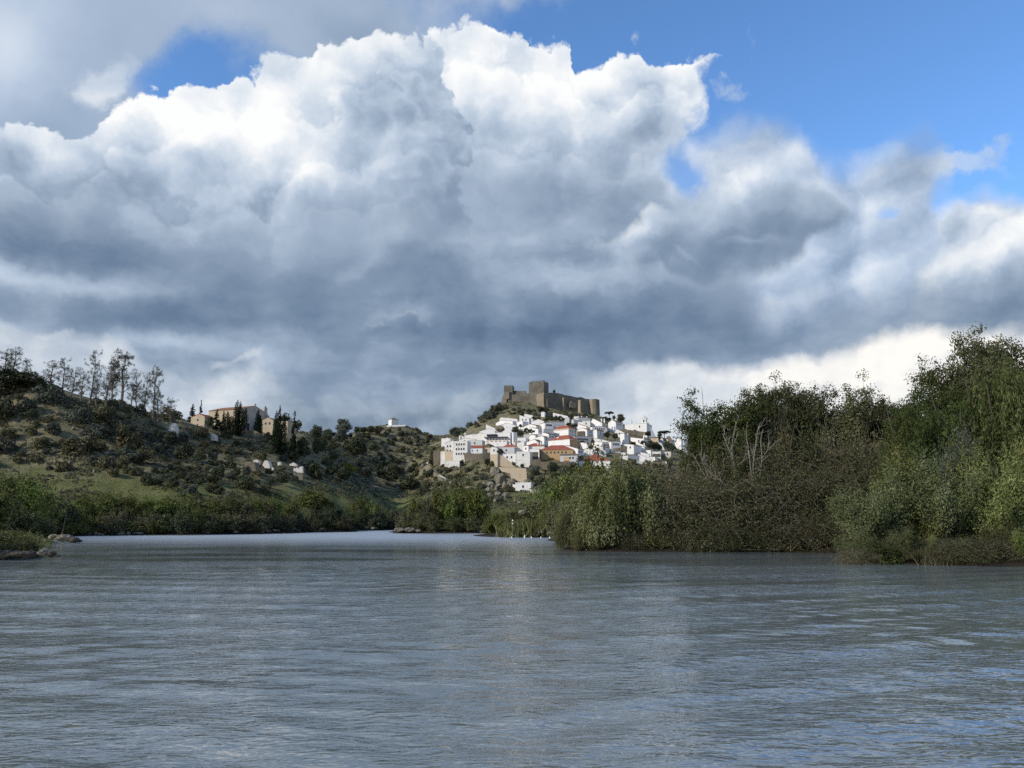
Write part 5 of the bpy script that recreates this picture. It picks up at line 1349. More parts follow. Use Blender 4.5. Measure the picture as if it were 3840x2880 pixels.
# ruins on the left slope
def ruin(t, pts, label, mat, thick, D=None, dD=0.0):
    return slabwall(t, pts, label, mat, thick, D, 'ruin', 'ruined_building', dD=dD - 5)
def kiln(px, pyt, pyb, wb, wt, label):
    x, y, z = hit(px, pyb); k = y / F
    b = Buf(); n = 20; hh = (pyb - pyt) * k
    prof = [(wb * k / 2, -2), (wb * k / 2, 0), (wb * k * .48, hh * .3), (wb * k * .42, hh * .65), (wt * k / 2, hh), (wt * k * .35, hh), (wt * k * .35, hh - 1.5)]
    an = np.linspace(0, 2 * math.pi, n, endpoint=False)
    V = np.array([(r_ * math.cos(q), r_ * math.sin(q), zz) for r_, zz in prof for q in an])
    i = np.arange(len(prof) - 1)[:, None] * n + np.arange(n)[None]; j = np.arange(len(prof) - 1)[:, None] * n + (np.arange(n)[None] + 1) % n
    b.add(V, np.stack([i, j, j + n, i + n], -1).reshape(-1, 4))
    return tag(link('windmill_stump', b.mesh('windmill_stump', [BM['ruin']], smooth=True), None, (x, y, z)), label, 'ruin')
kiln(649, 1588, 1622, 39, 21, 'round white tapering windmill stump on the left slope')
ruin('Z', [(720, 785), (745, 780), (770, 795), (788, 815), (785, 872), (725, 870), (735, 830)], 'small broken white ruin wall below the convent house', 'ruin', 3)
ruin('Z', [(1160, 1150), (1210, 1140), (1300, 1150), (1312, 1270), (1240, 1265), (1180, 1235)], 'grey broken ruin wall, largest on the slope', 'stone', 5)
ruin('Z', [(1270, 1135), (1310, 1118), (1342, 1125), (1340, 1180), (1300, 1175)], 'cream ruin fragment just above the grey broken ruin', 'ruin', 3)
ruin('Z', [(1395, 1190), (1425, 1130), (1465, 1130), (1485, 1180), (1494, 1230), (1430, 1228)], 'white pointed ruin in the middle of the slope', 'ruin', 4)
ruin('Z', [(1592, 1155), (1630, 1150), (1632, 1195), (1594, 1195)], 'tiny square white ruin between the bushes', 'ruin', 2)
ruin('Z', [(1518, 1222), (1538, 1222), (1540, 1256), (1518, 1256)], 'tiniest white ruin post right of the pointed ruin', 'ruin', 1)
ruin('Z', [(1745, 1180), (1800, 1155), (1840, 1185), (1835, 1210), (1750, 1195)], 'cream ruin fragment on top of the rightmost ruin', 'ruin', 3)
ruin('Z', [(1800, 1222), (1820, 1240), (1838, 1218), (1860, 1240), (1880, 1212), (1915, 1205), (1918, 1290), (1800, 1285)], 'rightmost ruin with jagged pale corner', 'ruin', 2, dD=-1)
ruin('Z', [(1795, 1291), (1918, 1294), (1918, 1385), (1872, 1385), (1862, 1330), (1800, 1318)], 'grey stone base below the rightmost ruin', 'stone', 2, dD=-1)
ruin('Z', [(1050, 1092), (1150, 1088), (1185, 1120), (1180, 1135), (1130, 1110), (1060, 1105)], 'long low tan ruin wall above the grey ruin', 'stone', 1)

# power poles on the far ridge
for i, (px, yt, yb, w) in enumerate(((1220, 1579, 1624, 7), (1293, 1592, 1620, 8))):
    D = 640; x, y, z = at(px, yb + 6, D); k = D / F; hh = (yb + 6 - yt) * k
    o = obj_boxes('power_pole', [(-w * k / 2 - .17, -w * k / 2 + .17, -.17, .17, -6, hh), (w * k / 2 - .17, w * k / 2 + .17, -.17, .17, -6, hh)], 'metal', None, loc=(x, y, z))
    obj_boxes('crossarm', [(-w * k / 2 - .9, w * k / 2 + .9, -.3, -.172, hh - .9, hh - .6), (-w * k / 2, w * k / 2, -.3, -.172, hh * .5, hh * .5 + .2)], 'metal', o)
    tag(o, ['tall grey twin power pole on the left of the ridge', 'shorter grey twin power pole nearer the chapel hill'][i], 'power pole', 'power poles on the far ridge')

# ------------------------------------------------------------------ plants in place
def gp(px, py, dmin=60.0, dmax=900.0):
    return hit(px, py, dmin, dmax)[1]
def tree_at(t, x, ytop, ybase, w, kind, label, mat=None, group=None, **kw):
    px, yb = tp(t, x, ybase); _, yt = tp(t, x, ytop); wp = w * TL[t][2]
    D = kw.pop('D', None) or gp(px, yb, kw.pop('dmin', 150))
    return plant(kind, px, D, wp, yb - yt, label, mat, group, **kw)

# eucalyptus row on the left skyline
G = 'eucalyptus trees along the left skyline'
for px, yt, yb, w, lab in ((12, 1318, 1450, 60, 'thin pale eucalyptus at the left edge of the picture'), (42, 1308, 1450, 60, 'tall pale eucalyptus behind the dark trees at the left edge'),
        (92, 1350, 1455, 40, 'small pale eucalyptus right of the dark left-edge trees'),
        (190, 1360, 1475, 66, 'bushy-topped eucalyptus, left one of the left pair'), (225, 1356, 1478, 60, 'bushy-topped eucalyptus, right one of the left pair'), (258, 1376, 1482, 52, 'short slanting eucalyptus between the two groups'),
        (306, 1398, 1490, 46, 'small dense eucalyptus left of the slender one'), (333, 1335, 1500, 60, 'tall slender eucalyptus with open top left of the big trio'), (362, 1430, 1500, 50, 'low young eucalyptus under the slender one'),
        (395, 1340, 1505, 74, 'broad eucalyptus with bare upper branches, left of the tallest'), (421, 1362, 1507, 52, 'double-stemmed eucalyptus between the broad and tallest ones'), (456, 1328, 1508, 92, 'tallest eucalyptus with domed crown on the left skyline'),
        (492, 1440, 1515, 46, 'low eucalyptus just right of the tallest'), (514, 1387, 1520, 42, 'narrow eucalyptus with a bare pole-like trunk'), (538, 1402, 1525, 46, 'medium eucalyptus left of the last one in the row'),
        (572, 1386, 1540, 64, 'rightmost tall eucalyptus leaning right'), (590, 1470, 1550, 56, 'bushy low eucalyptus at the right end of the row'), (636, 1497, 1562, 40, 'small lone eucalyptus between the row and the convent')):
    D = {True: 312, False: 335}[px < 400]; D = 318 if px < 100 else D
    z = float(terrain_z(at(px, yb, D)[0], D)[0])
    e = plant('euca', px, D, w * 1.25, max(40, (at(px, yt, D)[2] - z) / mpp(D)) * 1.02, lab, group=G, var=int(px))
# dark trees at the far left edge and on the crest
for px, yt, w, D, lab in ((25, 1388, 150, 300, 'big dark oak at the left edge of the skyline'), (110, 1400, 130, 302, 'dark oak with uneven top right of the left-edge oak'), (165, 1432, 90, 303, 'low dark oak ending the left-edge clump'), (-60, 1400, 150, 296, 'dark oak cut by the left edge')):
    z = float(terrain_z(at(px, 1440, D)[0], D)[0]); plant('oak', px, D, w, (at(px, yt, D)[2] - z) / mpp(D) * 1.02, lab, 'holm', 'dark oaks at the left end of the skyline')

# cypresses and conifers round the convent
for x, yt, yb, w, kind, lab in ((1045, 345, 735, 95, 'cypress', 'tallest black cypress against the convent church front'), (1085, 365, 700, 90, 'cypress', 'cypress leaning against the tallest one by the church'),
        (930, 490, 715, 80, 'cypress', 'slim cypress left of the tall pair by the church'), (975, 550, 735, 80, 'cypress', 'short cypress directly left of the tall pair'),
        (795, 460, 700, 170, 'conifer', 'dark cone-shaped conifer in front of the long church wall'), (880, 480, 700, 140, 'conifer', 'second dark conifer in front of the long church wall'),
        (1150, 465, 690, 130, 'oak', 'round dark tree in front of the pale church facade'), (1325, 470, 770, 80, 'cypress', 'dark cypress at the right corner of the church'), (1355, 540, 775, 70, 'cypress', 'shorter cypress between church and tan wing'),
        (1553, 480, 920, 75, 'cypress', 'left cypress of the tall close pair right of the convent'), (1592, 415, 935, 85, 'cypress', 'tallest cypress of the pair right of the convent'), (1660, 510, 860, 75, 'cypress', 'single cypress right of the tall pair'),
        (1790, 470, 750, 150, 'conifer', 'open-branched conifer furthest right of the convent'), (480, 390, 555, 165, 'conifer', 'wide dark conifer behind the gabled convent house'), (582, 340, 500, 95, 'conifer', 'spiky conifer rising behind the convent roof'),
        (700, 560, 700, 150, 'oak', 'dark bushy tree between convent house and conifers')):
    dm = {795: 371, 880: 371, 930: 370, 975: 369, 1045: 368, 1085: 369, 1150: 370, 1325: 378, 1355: 378, 1553: 366, 1592: 364, 1660: 366, 1790: 378, 480: 392, 582: 420, 700: 368}[x]
    px, pb = tp('Z', x, yb); _, pt = tp('Z', x, yt)
    z = float(terrain_z(at(px, pb, dm)[0], dm)[0]); H_ = (at(px, pt, dm)[2] - z) / mpp(dm)
    plant(kind, px, dm, w * .2893 * (1.25 if kind == 'cypress' else .8), H_, lab, 'holm' if kind == 'oak' else None, 'dark trees round the convent')

# chapel hill trees on the skyline
for px, yt, yb, w, kind, lab in ((1419, 1577, 1608, 34, 'oak', 'round dark tree left of the chapel'), (1386, 1585, 1612, 34, 'oak', 'flat round tree left of the round one by the chapel'), (1365, 1592, 1616, 24, 'oak', 'small leaning tree at the left of the chapel hill'),
        (1338, 1606, 1632, 26, 'oak', 'round tree at the foot of the chapel hill ridge'), (1446, 1582, 1602, 18, 'oak', 'dark tree touching the left side of the chapel'), (1604, 1613, 1636, 20, 'oak', 'lone round tree on the right slope of the chapel hill'),
        (1540, 1588, 1606, 22, 'oak', 'pale low tree right of the chapel terrace'), (1178, 1598, 1626, 26, 'oak', 'pale rounded tree on the ridge left of the power poles'), (1158, 1606, 1624, 14, 'oak', 'tiny tree at the left of the ridge'),
        (1280, 1608, 1634, 26, 'oak', 'dark tree behind the shorter power pole'), (1312, 1614, 1634, 16, 'oak', 'small tree right of the shorter power pole')):
    D = 600 if px > 1330 else 560
    plant(kind, px, D, w * 1.1, 40 if False else (yb - yt) * 1.15, lab, 'holm', 'trees on the chapel hill skyline')
plant('oak', 1300, 425, 62, 46, 'yellow-green tree glowing among the dark oaks', 'yellow')

# village trees
VT = [('B', 610, 490, 730, 240, 'oak', 'large round dark tree above the low white house'), ('B', 750, 620, 810, 200, 'oak', 'dark tree merging with the large round one in the village'), ('B', 760, 410, 520, 140, 'oak', 'small leaning dark tree above the white cube houses'),
      ('B', 960, 530, 700, 190, 'oak', 'left half of the wide dark tree among ruined walls'), ('B', 1110, 560, 730, 170, 'oak', 'right half of the wide dark tree among ruined walls'),
      ('B', 1180, 170, 260, 160, 'oak', 'small dark tree below the castle keep'), ('B', 1340, 160, 290, 120, 'oak', 'brownish dark tree below the castle keep'), ('B', 1560, 200, 350, 170, 'oak', 'left tree of the upper dark clump'),
      ('B', 1740, 140, 340, 240, 'oak', 'biggest tree of the upper dark clump'), ('C', 20, 150, 340, 180, 'oak', 'dark tree in the middle of the upper clump'), ('C', 190, 160, 350, 220, 'oak', 'rightmost tree of the upper dark clump'),
      ('C', 510, 80, 300, 160, 'oak', 'single round dark tree right under the castle wall'), ('C', 420, 360, 500, 160, 'oak', 'left end of the long dark hedge trees'), ('C', 540, 380, 520, 170, 'oak', 'middle of the long dark hedge trees'), ('C', 650, 385, 525, 140, 'oak', 'right end of the long dark hedge trees'),
      ('C', 1700, 55, 250, 290, 'pine', 'umbrella pine with flat dark crown on the skyline'), ('C', 1620, 180, 340, 240, 'oak', 'dark tree under the umbrella pine'), ('D', 20, 150, 300, 140, 'oak', 'dark tree behind the three-windowed house'),
      ('D', 245, 110, 420, 300, 'oak', 'largest rounded tree on the village skyline'), ('D', 700, 590, 780, 170, 'oak', 'round dark tree in front of the church wall'), ('D', 1085, 620, 810, 240, 'oak', 'dark dome-shaped tree at the church corner'),
      ('D', 1590, 655, 850, 400, 'pine', 'wide dark pine on the right skyline'), ('D', 1440, 690, 840, 200, 'oak', 'dark tree under the wide skyline pine'), ('D', 1430, 790, 900, 180, 'oak', 'low round dark tree beneath the skyline pine'),
      ('D', 940, 920, 1080, 220, 'oak', 'left tree of the big dark grove on the right'), ('D', 1120, 930, 1200, 260, 'oak', 'central tree of the big dark grove on the right'), ('D', 1290, 960, 1240, 280, 'oak', 'right tree of the big dark grove on the right'),
      ('D', 1420, 1040, 1250, 200, 'oak', 'tree at the right end of the big dark grove'), ('D', 620, 950, 1050, 240, 'oak', 'low dark trees above the house with two small windows'), ('D', 1700, 960, 1200, 280, 'oak', 'dark tree beside the zigzag white wall'), ('D', 1850, 1040, 1260, 200, 'oak', 'dark tree above the rightmost terrace'),
      ('C', 1640, 640, 860, 230, 'oak', 'left tree of the dark pair beside the plain blue-grey house'), ('C', 1880, 690, 900, 230, 'oak', 'right tree of the dark pair beside the plain blue-grey house'),
      ('C', 1330, 1140, 1270, 170, 'oak', 'dark bush above the broad red roof'), ('C', 1190, 880, 1020, 100, 'oak', 'narrow dark bush between white parapets'), ('C', 870, 910, 980, 160, 'oak', 'dark shrub under the arched windows'), ('C', 1130, 1050, 1160, 160, 'oak', 'dark hollow bush in the middle of the roofs'),
      ('E', 295, 180, 370, 190, 'oak', 'round dark tree in front of the red-roofed houses'), ('E', 710, 600, 710, 90, 'oak', 'dark shrub at the end of the slanting garden wall'), ('E', 975, 640, 770, 170, 'oak', 'dark bush in front of the crumbling house'),
      ('K', 100, 600, 720, 110, 'oak', 'lone round tree left of the castle rock'), ('K', 1195, 305, 372, 70, 'oak', 'tiny tree on the castle wall right of the keep'), ('K', 940, 620, 740, 160, 'oak', 'dark tree below the castle keep pier'), ('K', 1050, 650, 730, 120, 'oak', 'dark shrub right of the keep pier'),
      ('A', 770, 1340, 1500, 130, 'oak', 'bluish bush below the ragged white house'), ('A', 1560, 1310, 1560, 200, 'oak', 'dark bush under the short dark stone wall'), ('A', 1690, 1400, 1640, 190, 'oak', 'dark bush right of the rocks under the tan house')]
for t, x, yt, yb, w, kind, lab in VT:
    px, pb = tp(t, x, yb); _, pt = tp(t, x, yt)
    D = hit(px, pb, 300, 720, base=True)[1] - 2.5
    if t == 'K' and x in (1195,): D = 690
    plant(kind, px, D, w * TL[t][2] * 1.08, (pb - pt) * (1.12 if kind == 'oak' else 1.35), lab, 'holm', 'dark evergreen trees among the village houses', z=at(px, pb, D)[2] - .6)

# shrubs on the castle rock skyline, left of the village
for i in range(34):
    f = i / 33; px = 1700 + 185 * f + rng.normal() * 6; py = 1612 - 100 * f ** .9 + 14 + abs(rng.normal()) * 14
    D = gp(px, min(py, 1640), 400)
    s = 16 + 16 * rng.random()
    plant('shrub' if i % 3 else 'bush', px, D, s * 1.1, s * .95, 'low bush on the rocky ridge left of the castle', ['holm', 'olive', 'grey'][i % 3], 'low bushes on the ridge left of the castle', name='ridge_bush')

# ---- slopes: many individual shrubs
KEEP = [(625, 672, 1588, 1624), (700, 770, 1550, 1602), (786, 810, 1622, 1654), (915, 970, 1722, 1768), (983, 1013, 1726, 1757), (1038, 1053, 1733, 1746), (1018, 1027, 1752, 1764), (1084, 1136, 1734, 1800), (884, 925, 1714, 1730),
        (1450, 1525, 1560, 1600), (880, 985, 1600, 1650)]
def scatter(n, poly, smin, smax, mats, region, dmin=150, dmax=800, kinds=('shrub',), asp=.62, seed=1, tall=0.0):
    r_ = np.random.default_rng(seed); P = np.array(poly, float); k = 0; tries = 0
    x0, y0 = P.min(0); x1, y1 = P.max(0)
    placed = []
    while k < n and tries < n * 40:
        tries += 1
        px = x0 + (x1 - x0) * r_.random(); py = y0 + (y1 - y0) * r_.random()
        ins = False; j = len(P) - 1
        for i in range(len(P)):
            if (P[i, 1] > py) != (P[j, 1] > py) and px < (P[j, 0] - P[i, 0]) * (py - P[i, 1]) / (P[j, 1] - P[i, 1] + 1e-9) + P[i, 0]: ins = not ins
            j = i
        if not ins: continue
        s = smin + (smax - smin) * r_.random() ** 1.8
        if any(x0_ - s * .4 < px < x1_ + s * .4 and y0_ < py < y1_ + s * asp * .9 for x0_, x1_, y0_, y1_ in KEEP): continue
        if any(abs(px - a) < .42 * (s + c) and abs(py - b) < .22 * (s + c) for a, b, c in placed): continue
        placed.append((px, py, s)); k += 1
        mi = r_.integers(len(mats)); mt = mats[mi]
        tone = {'holm': 'dark green', 'olive': 'olive-brown', 'grey': 'grey-green', 'green': 'mid green', 'lush': 'fresh green', 'brown': 'brown leafless', 'silver': 'silvery green', 'yellow': 'yellow-green'}[mt]
        size = 'large' if s > smin + .6 * (smax - smin) else ('small' if s < smin + .22 * (smax - smin) else 'medium')
        D = hit(px, py, dmin, dmax)[1]; kd = kinds[r_.integers(len(kinds))]
        plant(kd, px, D, s, s * asp * (.8 + .45 * r_.random()) * (1.35 if kd in ('oak', 'bush') else 1), f'{size} {tone} {KCAT[kd]} {region}', mt, f'{size} {tone} {KCAT[kd]}s {region}', parts=False)

scatter(46, [(-150, 1470), (120, 1460), (300, 1530), (420, 1600), (560, 1700), (560, 1800), (330, 1790), (0, 1750), (-150, 1750)], 34, 150, ['olive', 'holm', 'grey', 'olive'], 'on the open hillside below the eucalyptus row', 180, 400, seed=4)
scatter(26, [(300, 1505), (480, 1520), (640, 1560), (700, 1640), (620, 1700), (480, 1650), (330, 1570)], 26, 80, ['holm', 'grey', 'olive'], 'on the upper slope left of the convent', 200, 420, seed=5)
scatter(95, [(430, 1640), (620, 1640), (760, 1640), (1000, 1640), (1110, 1700), (1120, 1800), (1010, 1850), (700, 1880), (560, 1830), (430, 1750)], 34, 95, ['holm', 'holm', 'grey', 'olive'], 'on the thickly grown slope below the convent', 200, 420, kinds=('shrub', 'shrub', 'oak'), seed=6)
scatter(74, [(1060, 1630), (1180, 1628), (1330, 1640), (1400, 1700), (1480, 1790), (1560, 1835), (1440, 1835), (1250, 1822), (1130, 1790), (1080, 1720)], 44, 95, ['holm', 'holm', 'holm', 'grey'], 'in the dark oak wood right of the convent', 250, 640, kinds=('oak', 'oak', 'shrub'), asp=.8, seed=7)
scatter(66, [(1350, 1620), (1450, 1600), (1540, 1600), (1620, 1640), (1640, 1690), (1640, 1740), (1560, 1790), (1460, 1780), (1400, 1690)], 18, 50, ['holm', 'grey', 'olive'], 'on the terraced slope of the chapel hill', 400, 700, seed=8)
scatter(54, [(1570, 1780), (1700, 1765), (1800, 1770), (1860, 1740), (1880, 1800), (1940, 1850), (1900, 1885), (1700, 1885), (1560, 1850)], 18, 58, ['holm', 'olive', 'grey'], 'on the rocky slope below the village', 330, 560, seed=9)
scatter(30, [(1985, 1770), (2100, 1765), (2170, 1750), (2250, 1790), (2250, 1860), (2060, 1880), (1990, 1840)], 30, 70, ['holm', 'holm', 'grey'], 'in the dark hollow under the ochre house', 330, 560, kinds=('oak', 'shrub'), asp=.8, seed=10)
scatter(26, [(1890, 1530), (2030, 1545), (2110, 1555), (2230, 1565), (2060, 1560), (1900, 1560)], 14, 34, ['holm', 'olive', 'grey'], 'on the castle rock above the roofs', 500, 680, seed=12)
scatter(34, [(2300, 1740), (2560, 1700), (2700, 1730), (2700, 1800), (2300, 1830)], 22, 60, ['olive', 'holm', 'grey'], 'on the slope right of the village', 330, 640, seed=13)

# ---- riverside bushes, left bank
r3 = np.random.default_rng(31)
def bankrow(xs, rowf, wr, hr, mats, region, kinds=('bush',), back=0.0, par=True):
    for i, px in enumerate(xs):
        px = px + r3.normal() * 9; D = gp(px, rowf(px), 60) + 2 + back + abs(r3.normal()) * 2.5
        w = wr[0] + (wr[1] - wr[0]) * r3.random(); h = hr[0] + (hr[1] - hr[0]) * r3.random(); mt = mats[r3.integers(len(mats))]
        tone = {'holm': 'dark green', 'olive': 'olive-brown', 'grey': 'grey-green', 'green': 'mid green', 'lush': 'fresh green', 'brown': 'brown leafless', 'silver': 'silvery green', 'dark': 'shadowy dark'}[mt]
        size = 'tall' if h > hr[0] + .6 * (hr[1] - hr[0]) else ('low' if h < hr[0] + .3 * (hr[1] - hr[0]) else 'medium-high')
        kd = kinds[r3.integers(len(kinds))]
        plant(kd, px, D, w, h, f'{size} {tone} {KCAT[kd]} {region}', mt, f'{size} {tone} {KCAT[kd]}es {region}', var=int(r3.integers(9)), parts=par)
lb = lambda px: np.interp(px, [0, 330, 600, 820, 1000, 1150, 1330, 1480], [2012, 2008, 2004, 2001, 1998, 1994, 1990, 1985])
bankrow(np.arange(240, 900, 44), lb, (80, 140), (46, 88), ['holm', 'green', 'olive', 'green', 'silver'], 'at the water edge of the left bank')
bankrow(np.arange(880, 1500, 36), lb, (60, 100), (36, 68), ['holm', 'green', 'olive', 'holm'], 'at the water edge of the distant left bank')
bankrow(np.arange(220, 880, 52), lb, (80, 135), (58, 90), ['green', 'lush', 'silver', 'lush'], 'behind the water edge on the left bank', back=11, par=False)
bankrow(np.arange(860, 1500, 44), lb, (60, 100), (44, 78), ['green', 'lush', 'green', 'olive'], 'behind the water edge below the green meadow', back=14, par=False)
# far left, towards the reeds
for i, (px, D, w, h, mt, lab) in enumerate(((-30, 150, 220, 190, 'green', 'big green bush at the left edge above the reeds'), (70, 165, 190, 180, 'lush', 'bright green bush left of the leaning white trunk'), (150, 178, 170, 165, 'green', 'wide green bush right of the left-edge bush'),
        (215, 186, 150, 130, 'holm', 'dark overhanging bush at the bank hollow'), (20, 128, 150, 120, 'brown', 'brown bramble bush behind the reed bank'), (110, 130, 130, 90, 'brown', 'low brown bramble on the second stony spit'), (165, 132, 90, 70, 'brown', 'small brown bramble at the end of the second spit'),
        (-90, 110, 240, 210, 'green', 'green bush beyond the left picture edge'), (60, 200, 200, 150, 'lush', 'fresh green bush on the meadow edge at far left'))):
    plant('bush', px, D, w, h, lab, mt)
for i, (px, D, w, h, lab) in enumerate(((10, 90, 170, 62, 'tall yellow-green reeds at the left picture edge'), (75, 96, 140, 56, 'bright reeds right of the left-edge reeds'), (130, 118, 100, 44, 'sparse reeds beside the brown bramble'), (30, 76, 130, 42, 'low reeds on the nearest left spit'), (-60, 70, 200, 90, 'reeds cut by the left picture edge'))):
    plant('reed', px, D, w, h, lab)
for i, (px, D, w, h, lab) in enumerate(((20, 71, 190, 70, 'brown bramble tangle over the nearest left rocks'), (90, 71.5, 130, 70, 'brown twiggy bramble hanging towards the water'), (-70, 66, 220, 90, 'brown bramble at the picture edge near the water'))):
    plant('bush', px, D, w, h, lab, 'brown')
plant('oak', 122, 69.5, 34, 42, 'small dark overhanging shrub at the end of the left spit', 'holm')

# ---- middle promontory
mb_ = lambda px: np.interp(px, [1490, 1570, 1700, 1990], [1999, 1999, 2000, 2001])
MP = [(1515, 8, 74, 84, 'bush', 'olive'), (1560, 14, 84, 120, 'bush', 'green'), (1600, 9, 76, 100, 'bush', 'olive'), (1640, 16, 90, 150, 'bush', 'green'), (1690, 12, 90, 140, 'bush', 'lush'), (1735, 20, 100, 170, 'bush', 'green'), (1780, 12, 100, 150, 'bush', 'lush'),
      (1812, 16, 80, 120, 'bush', 'green'), (1850, 8, 84, 80, 'bush', 'lush'), (1620, 4, 70, 60, 'bush', 'brown'), (1570, 4, 66, 60, 'bush', 'brown'), (1700, 4, 80, 56, 'bush', 'silver'), (1770, 4, 84, 64, 'bush', 'brown'), (1835, 4, 80, 56, 'bush', 'brown'),
      (1895, 6, 80, 74, 'bush', 'green'), (1930, 8, 80, 80, 'bush', 'brown'), (1665, 30, 110, 150, 'bush', 'olive'), (1590, 28, 90, 110, 'bush', 'grey'), (1525, 3, 50, 44, 'bush', 'brown'), (1890, 24, 80, 70, 'bush', 'lush'), (1960, 30, 90, 90, 'bush', 'green')]
for i, (px, bk, w, h, kd, mt) in enumerate(MP):
    where = 'left tip' if px < 1580 else ('middle' if px < 1760 else 'right end')
    tone = {'olive': 'olive-brown', 'green': 'mid green', 'lush': 'fresh green', 'brown': 'brown bare', 'silver': 'silvery', 'grey': 'grey-green'}[mt]
    plant(kd, px, gp(px, mb_(px)) + bk, w, h * .88, f"{'tall' if h > 110 else 'low'} {tone} bush on the {where} of the middle headland", mt, f"{'tall' if h > 110 else 'low'} {tone} bushes on the {where} of the middle headland")
# second, nearer promontory and the green beyond it
for i, (px, D, w, h, kd, mt, lab) in enumerate(((1965, 172, 120, 88, 'reed', None, 'spiky reed fan on the stony point in mid river'), (2010, 173, 120, 84, 'reed', None, 'reeds beside the two grey boulders'), (1935, 173, 70, 60, 'reed', None, 'short reeds at the tip of the stony point'),
        (2050, 176, 130, 100, 'bush', 'green', 'green bush behind the grey boulders'), (2090, 172, 120, 120, 'bush', 'brown', 'brown bush left of the hanging willow'), (2000, 186, 120, 110, 'bush', 'olive', 'olive bush behind the spiky reed fan'), (2060, 196, 150, 150, 'bush', 'lush', 'fresh green bush beyond the stony point'),
        (2120, 200, 150, 190, 'bush', 'green', 'tall green bush left of the big willow'), (2010, 225, 120, 130, 'bush', 'lush', 'bright bush below the lowest white house'), (2150, 165, 150, 200, 'willow', 'willowb', 'hanging green willow bush behind the big willow'), (2110, 240, 110, 160, 'bush', 'olive', 'olive bush under the dark hollow'),
        (2170, 225, 130, 230, 'willow', 'willow', 'slim willow rising left behind the big willow'), (2240, 230, 160, 260, 'bush', 'green', 'green tree behind the big willow'), (1935, 200, 90, 70, 'bush', 'green', 'green bush by the small marker post'), (2090, 150, 100, 110, 'bush', 'olive', 'low olive bush where the willow bank begins'))):
    plant(kd, px, D, w, h, lab, mt)

# ---- right bank, near
RB = [  # px, D, w, h, kind, mat, label, var
 (2300, 89, 380, 350, 'willow', 'willow', 'big drooping willow trailing its branches into the river', 0),
 (2420, 95, 300, 270, 'willow', 'willow', 'second drooping willow right behind the big one', 1),
 (2205, 93, 260, 210, 'willow', 'willow', 'left skirt willow hanging over the water tip', 2),
 (2680, 101, 230, 440, 'tall', 'dark', 'ivy-covered tree at the left end of the tall row', 0),
 (2730, 98, 330, 555, 'tall', 'dark', 'dense dark ivy-covered tree behind the bare tree', 1),
 (2830, 102, 300, 545, 'tall', 'dark', 'dark tree with rounded top right of the bare tree', 2),
 (2640, 108, 200, 350, 'tall', 'brown', 'brownish tree with thin crown left of the tall row', 3),
 (2960, 104, 300, 565, 'tall', 'tall', 'olive-green tree left of centre in the tall row', 1),
 (3060, 110, 300, 580, 'tall', 'tall', 'tall bushy tree in the middle of the row', 0),
 (3170, 106, 300, 535, 'tall', 'brown', 'brown-tinged tree right of centre in the row', 2),
 (3280, 112, 290, 535, 'tall', 'brown', 'thin-crowned brown tree before the tall dark one', 3),
 (3390, 106, 280, 520, 'tall', 'brown', 'brown tree left behind the drooping dark tree', 0),
 (3480, 82, 300, 545, 'tall', 'dark', 'tall dark tree with drooping left edge', 1),
 (3570, 86, 310, 640, 'tall', 'dark', 'dark tree merging into the tallest group', 2),
 (3680, 88, 340, 700, 'tall', 'tall', 'grey-green poplar-like tree at the upper right', 3),
 (3775, 90, 320, 800, 'tall', 'tall', 'tallest tree at the upper right', 0),
 (3890, 88, 360, 800, 'tall', 'tall', 'tall tree cut by the right picture edge', 1),
 (3790, 72, 420, 690, 'willow', 'willowb', 'bright green weeping willow at the right edge', 1),
 (3620, 74, 330, 560, 'willow', 'dark', 'shaded weeping tree under the tall group', 2),
 (3440, 76, 250, 540, 'willow', 'dark', 'dark weeping tree with arching left branches', 0),
 (3960, 78, 400, 700, 'willow', 'willowb', 'weeping willow just beyond the right edge', 0),
]
for px, D, w, h, kd, mt, lab, var in RB:
    plant(kd, px, D, w, h * (.93 if kd == 'tall' else 1.0), lab, mt, var=var)
TH = [(2530, 93, 260, 250, 'brown thicket right of the big willow'), (2640, 91, 280, 280, 'brown thicket left of the bare tree foot'), (2760, 93, 300, 300, 'brown thicket behind the bare tree foot'), (2880, 91, 300, 290, 'brown thicket right of the bare tree'),
      (3000, 92, 300, 310, 'brown thicket in the middle of the right bank'), (3110, 90, 280, 320, 'brown thicket left of the silvery shrubs'), (2590, 96, 200, 330, 'taller brown thicket under the ivy tree'), (2820, 96, 280, 400, 'taller brown thicket right of the bare stems'),
      (3050, 97, 300, 420, 'taller brown thicket under the middle trees'), (3220, 96, 280, 420, 'taller brown thicket under the thin brown trees'), (3330, 90, 260, 400, 'brown thicket behind the silvery shrubs'), (3560, 62, 240, 90, 'low tangle of bare twigs at the water on the right'),
      (3680, 61.5, 230, 84, 'low bare twig tangle near the right corner'), (2480, 91, 220, 150, 'low brown twigs under the second willow'), (2700, 88.5, 240, 110, 'low hanging twigs at the water below the bare tree'), (2940, 88.5, 260, 120, 'low hanging twigs at the water mid right bank'), (3080, 88, 220, 120, 'low hanging twigs at the water before the cove')]
for i, (px, D, w, h, lab) in enumerate(TH):
    plant('thicket', px, D - 2.2, w, h * .92, lab, ['olive', 'brown', 'dark'][i % 3], var=i)
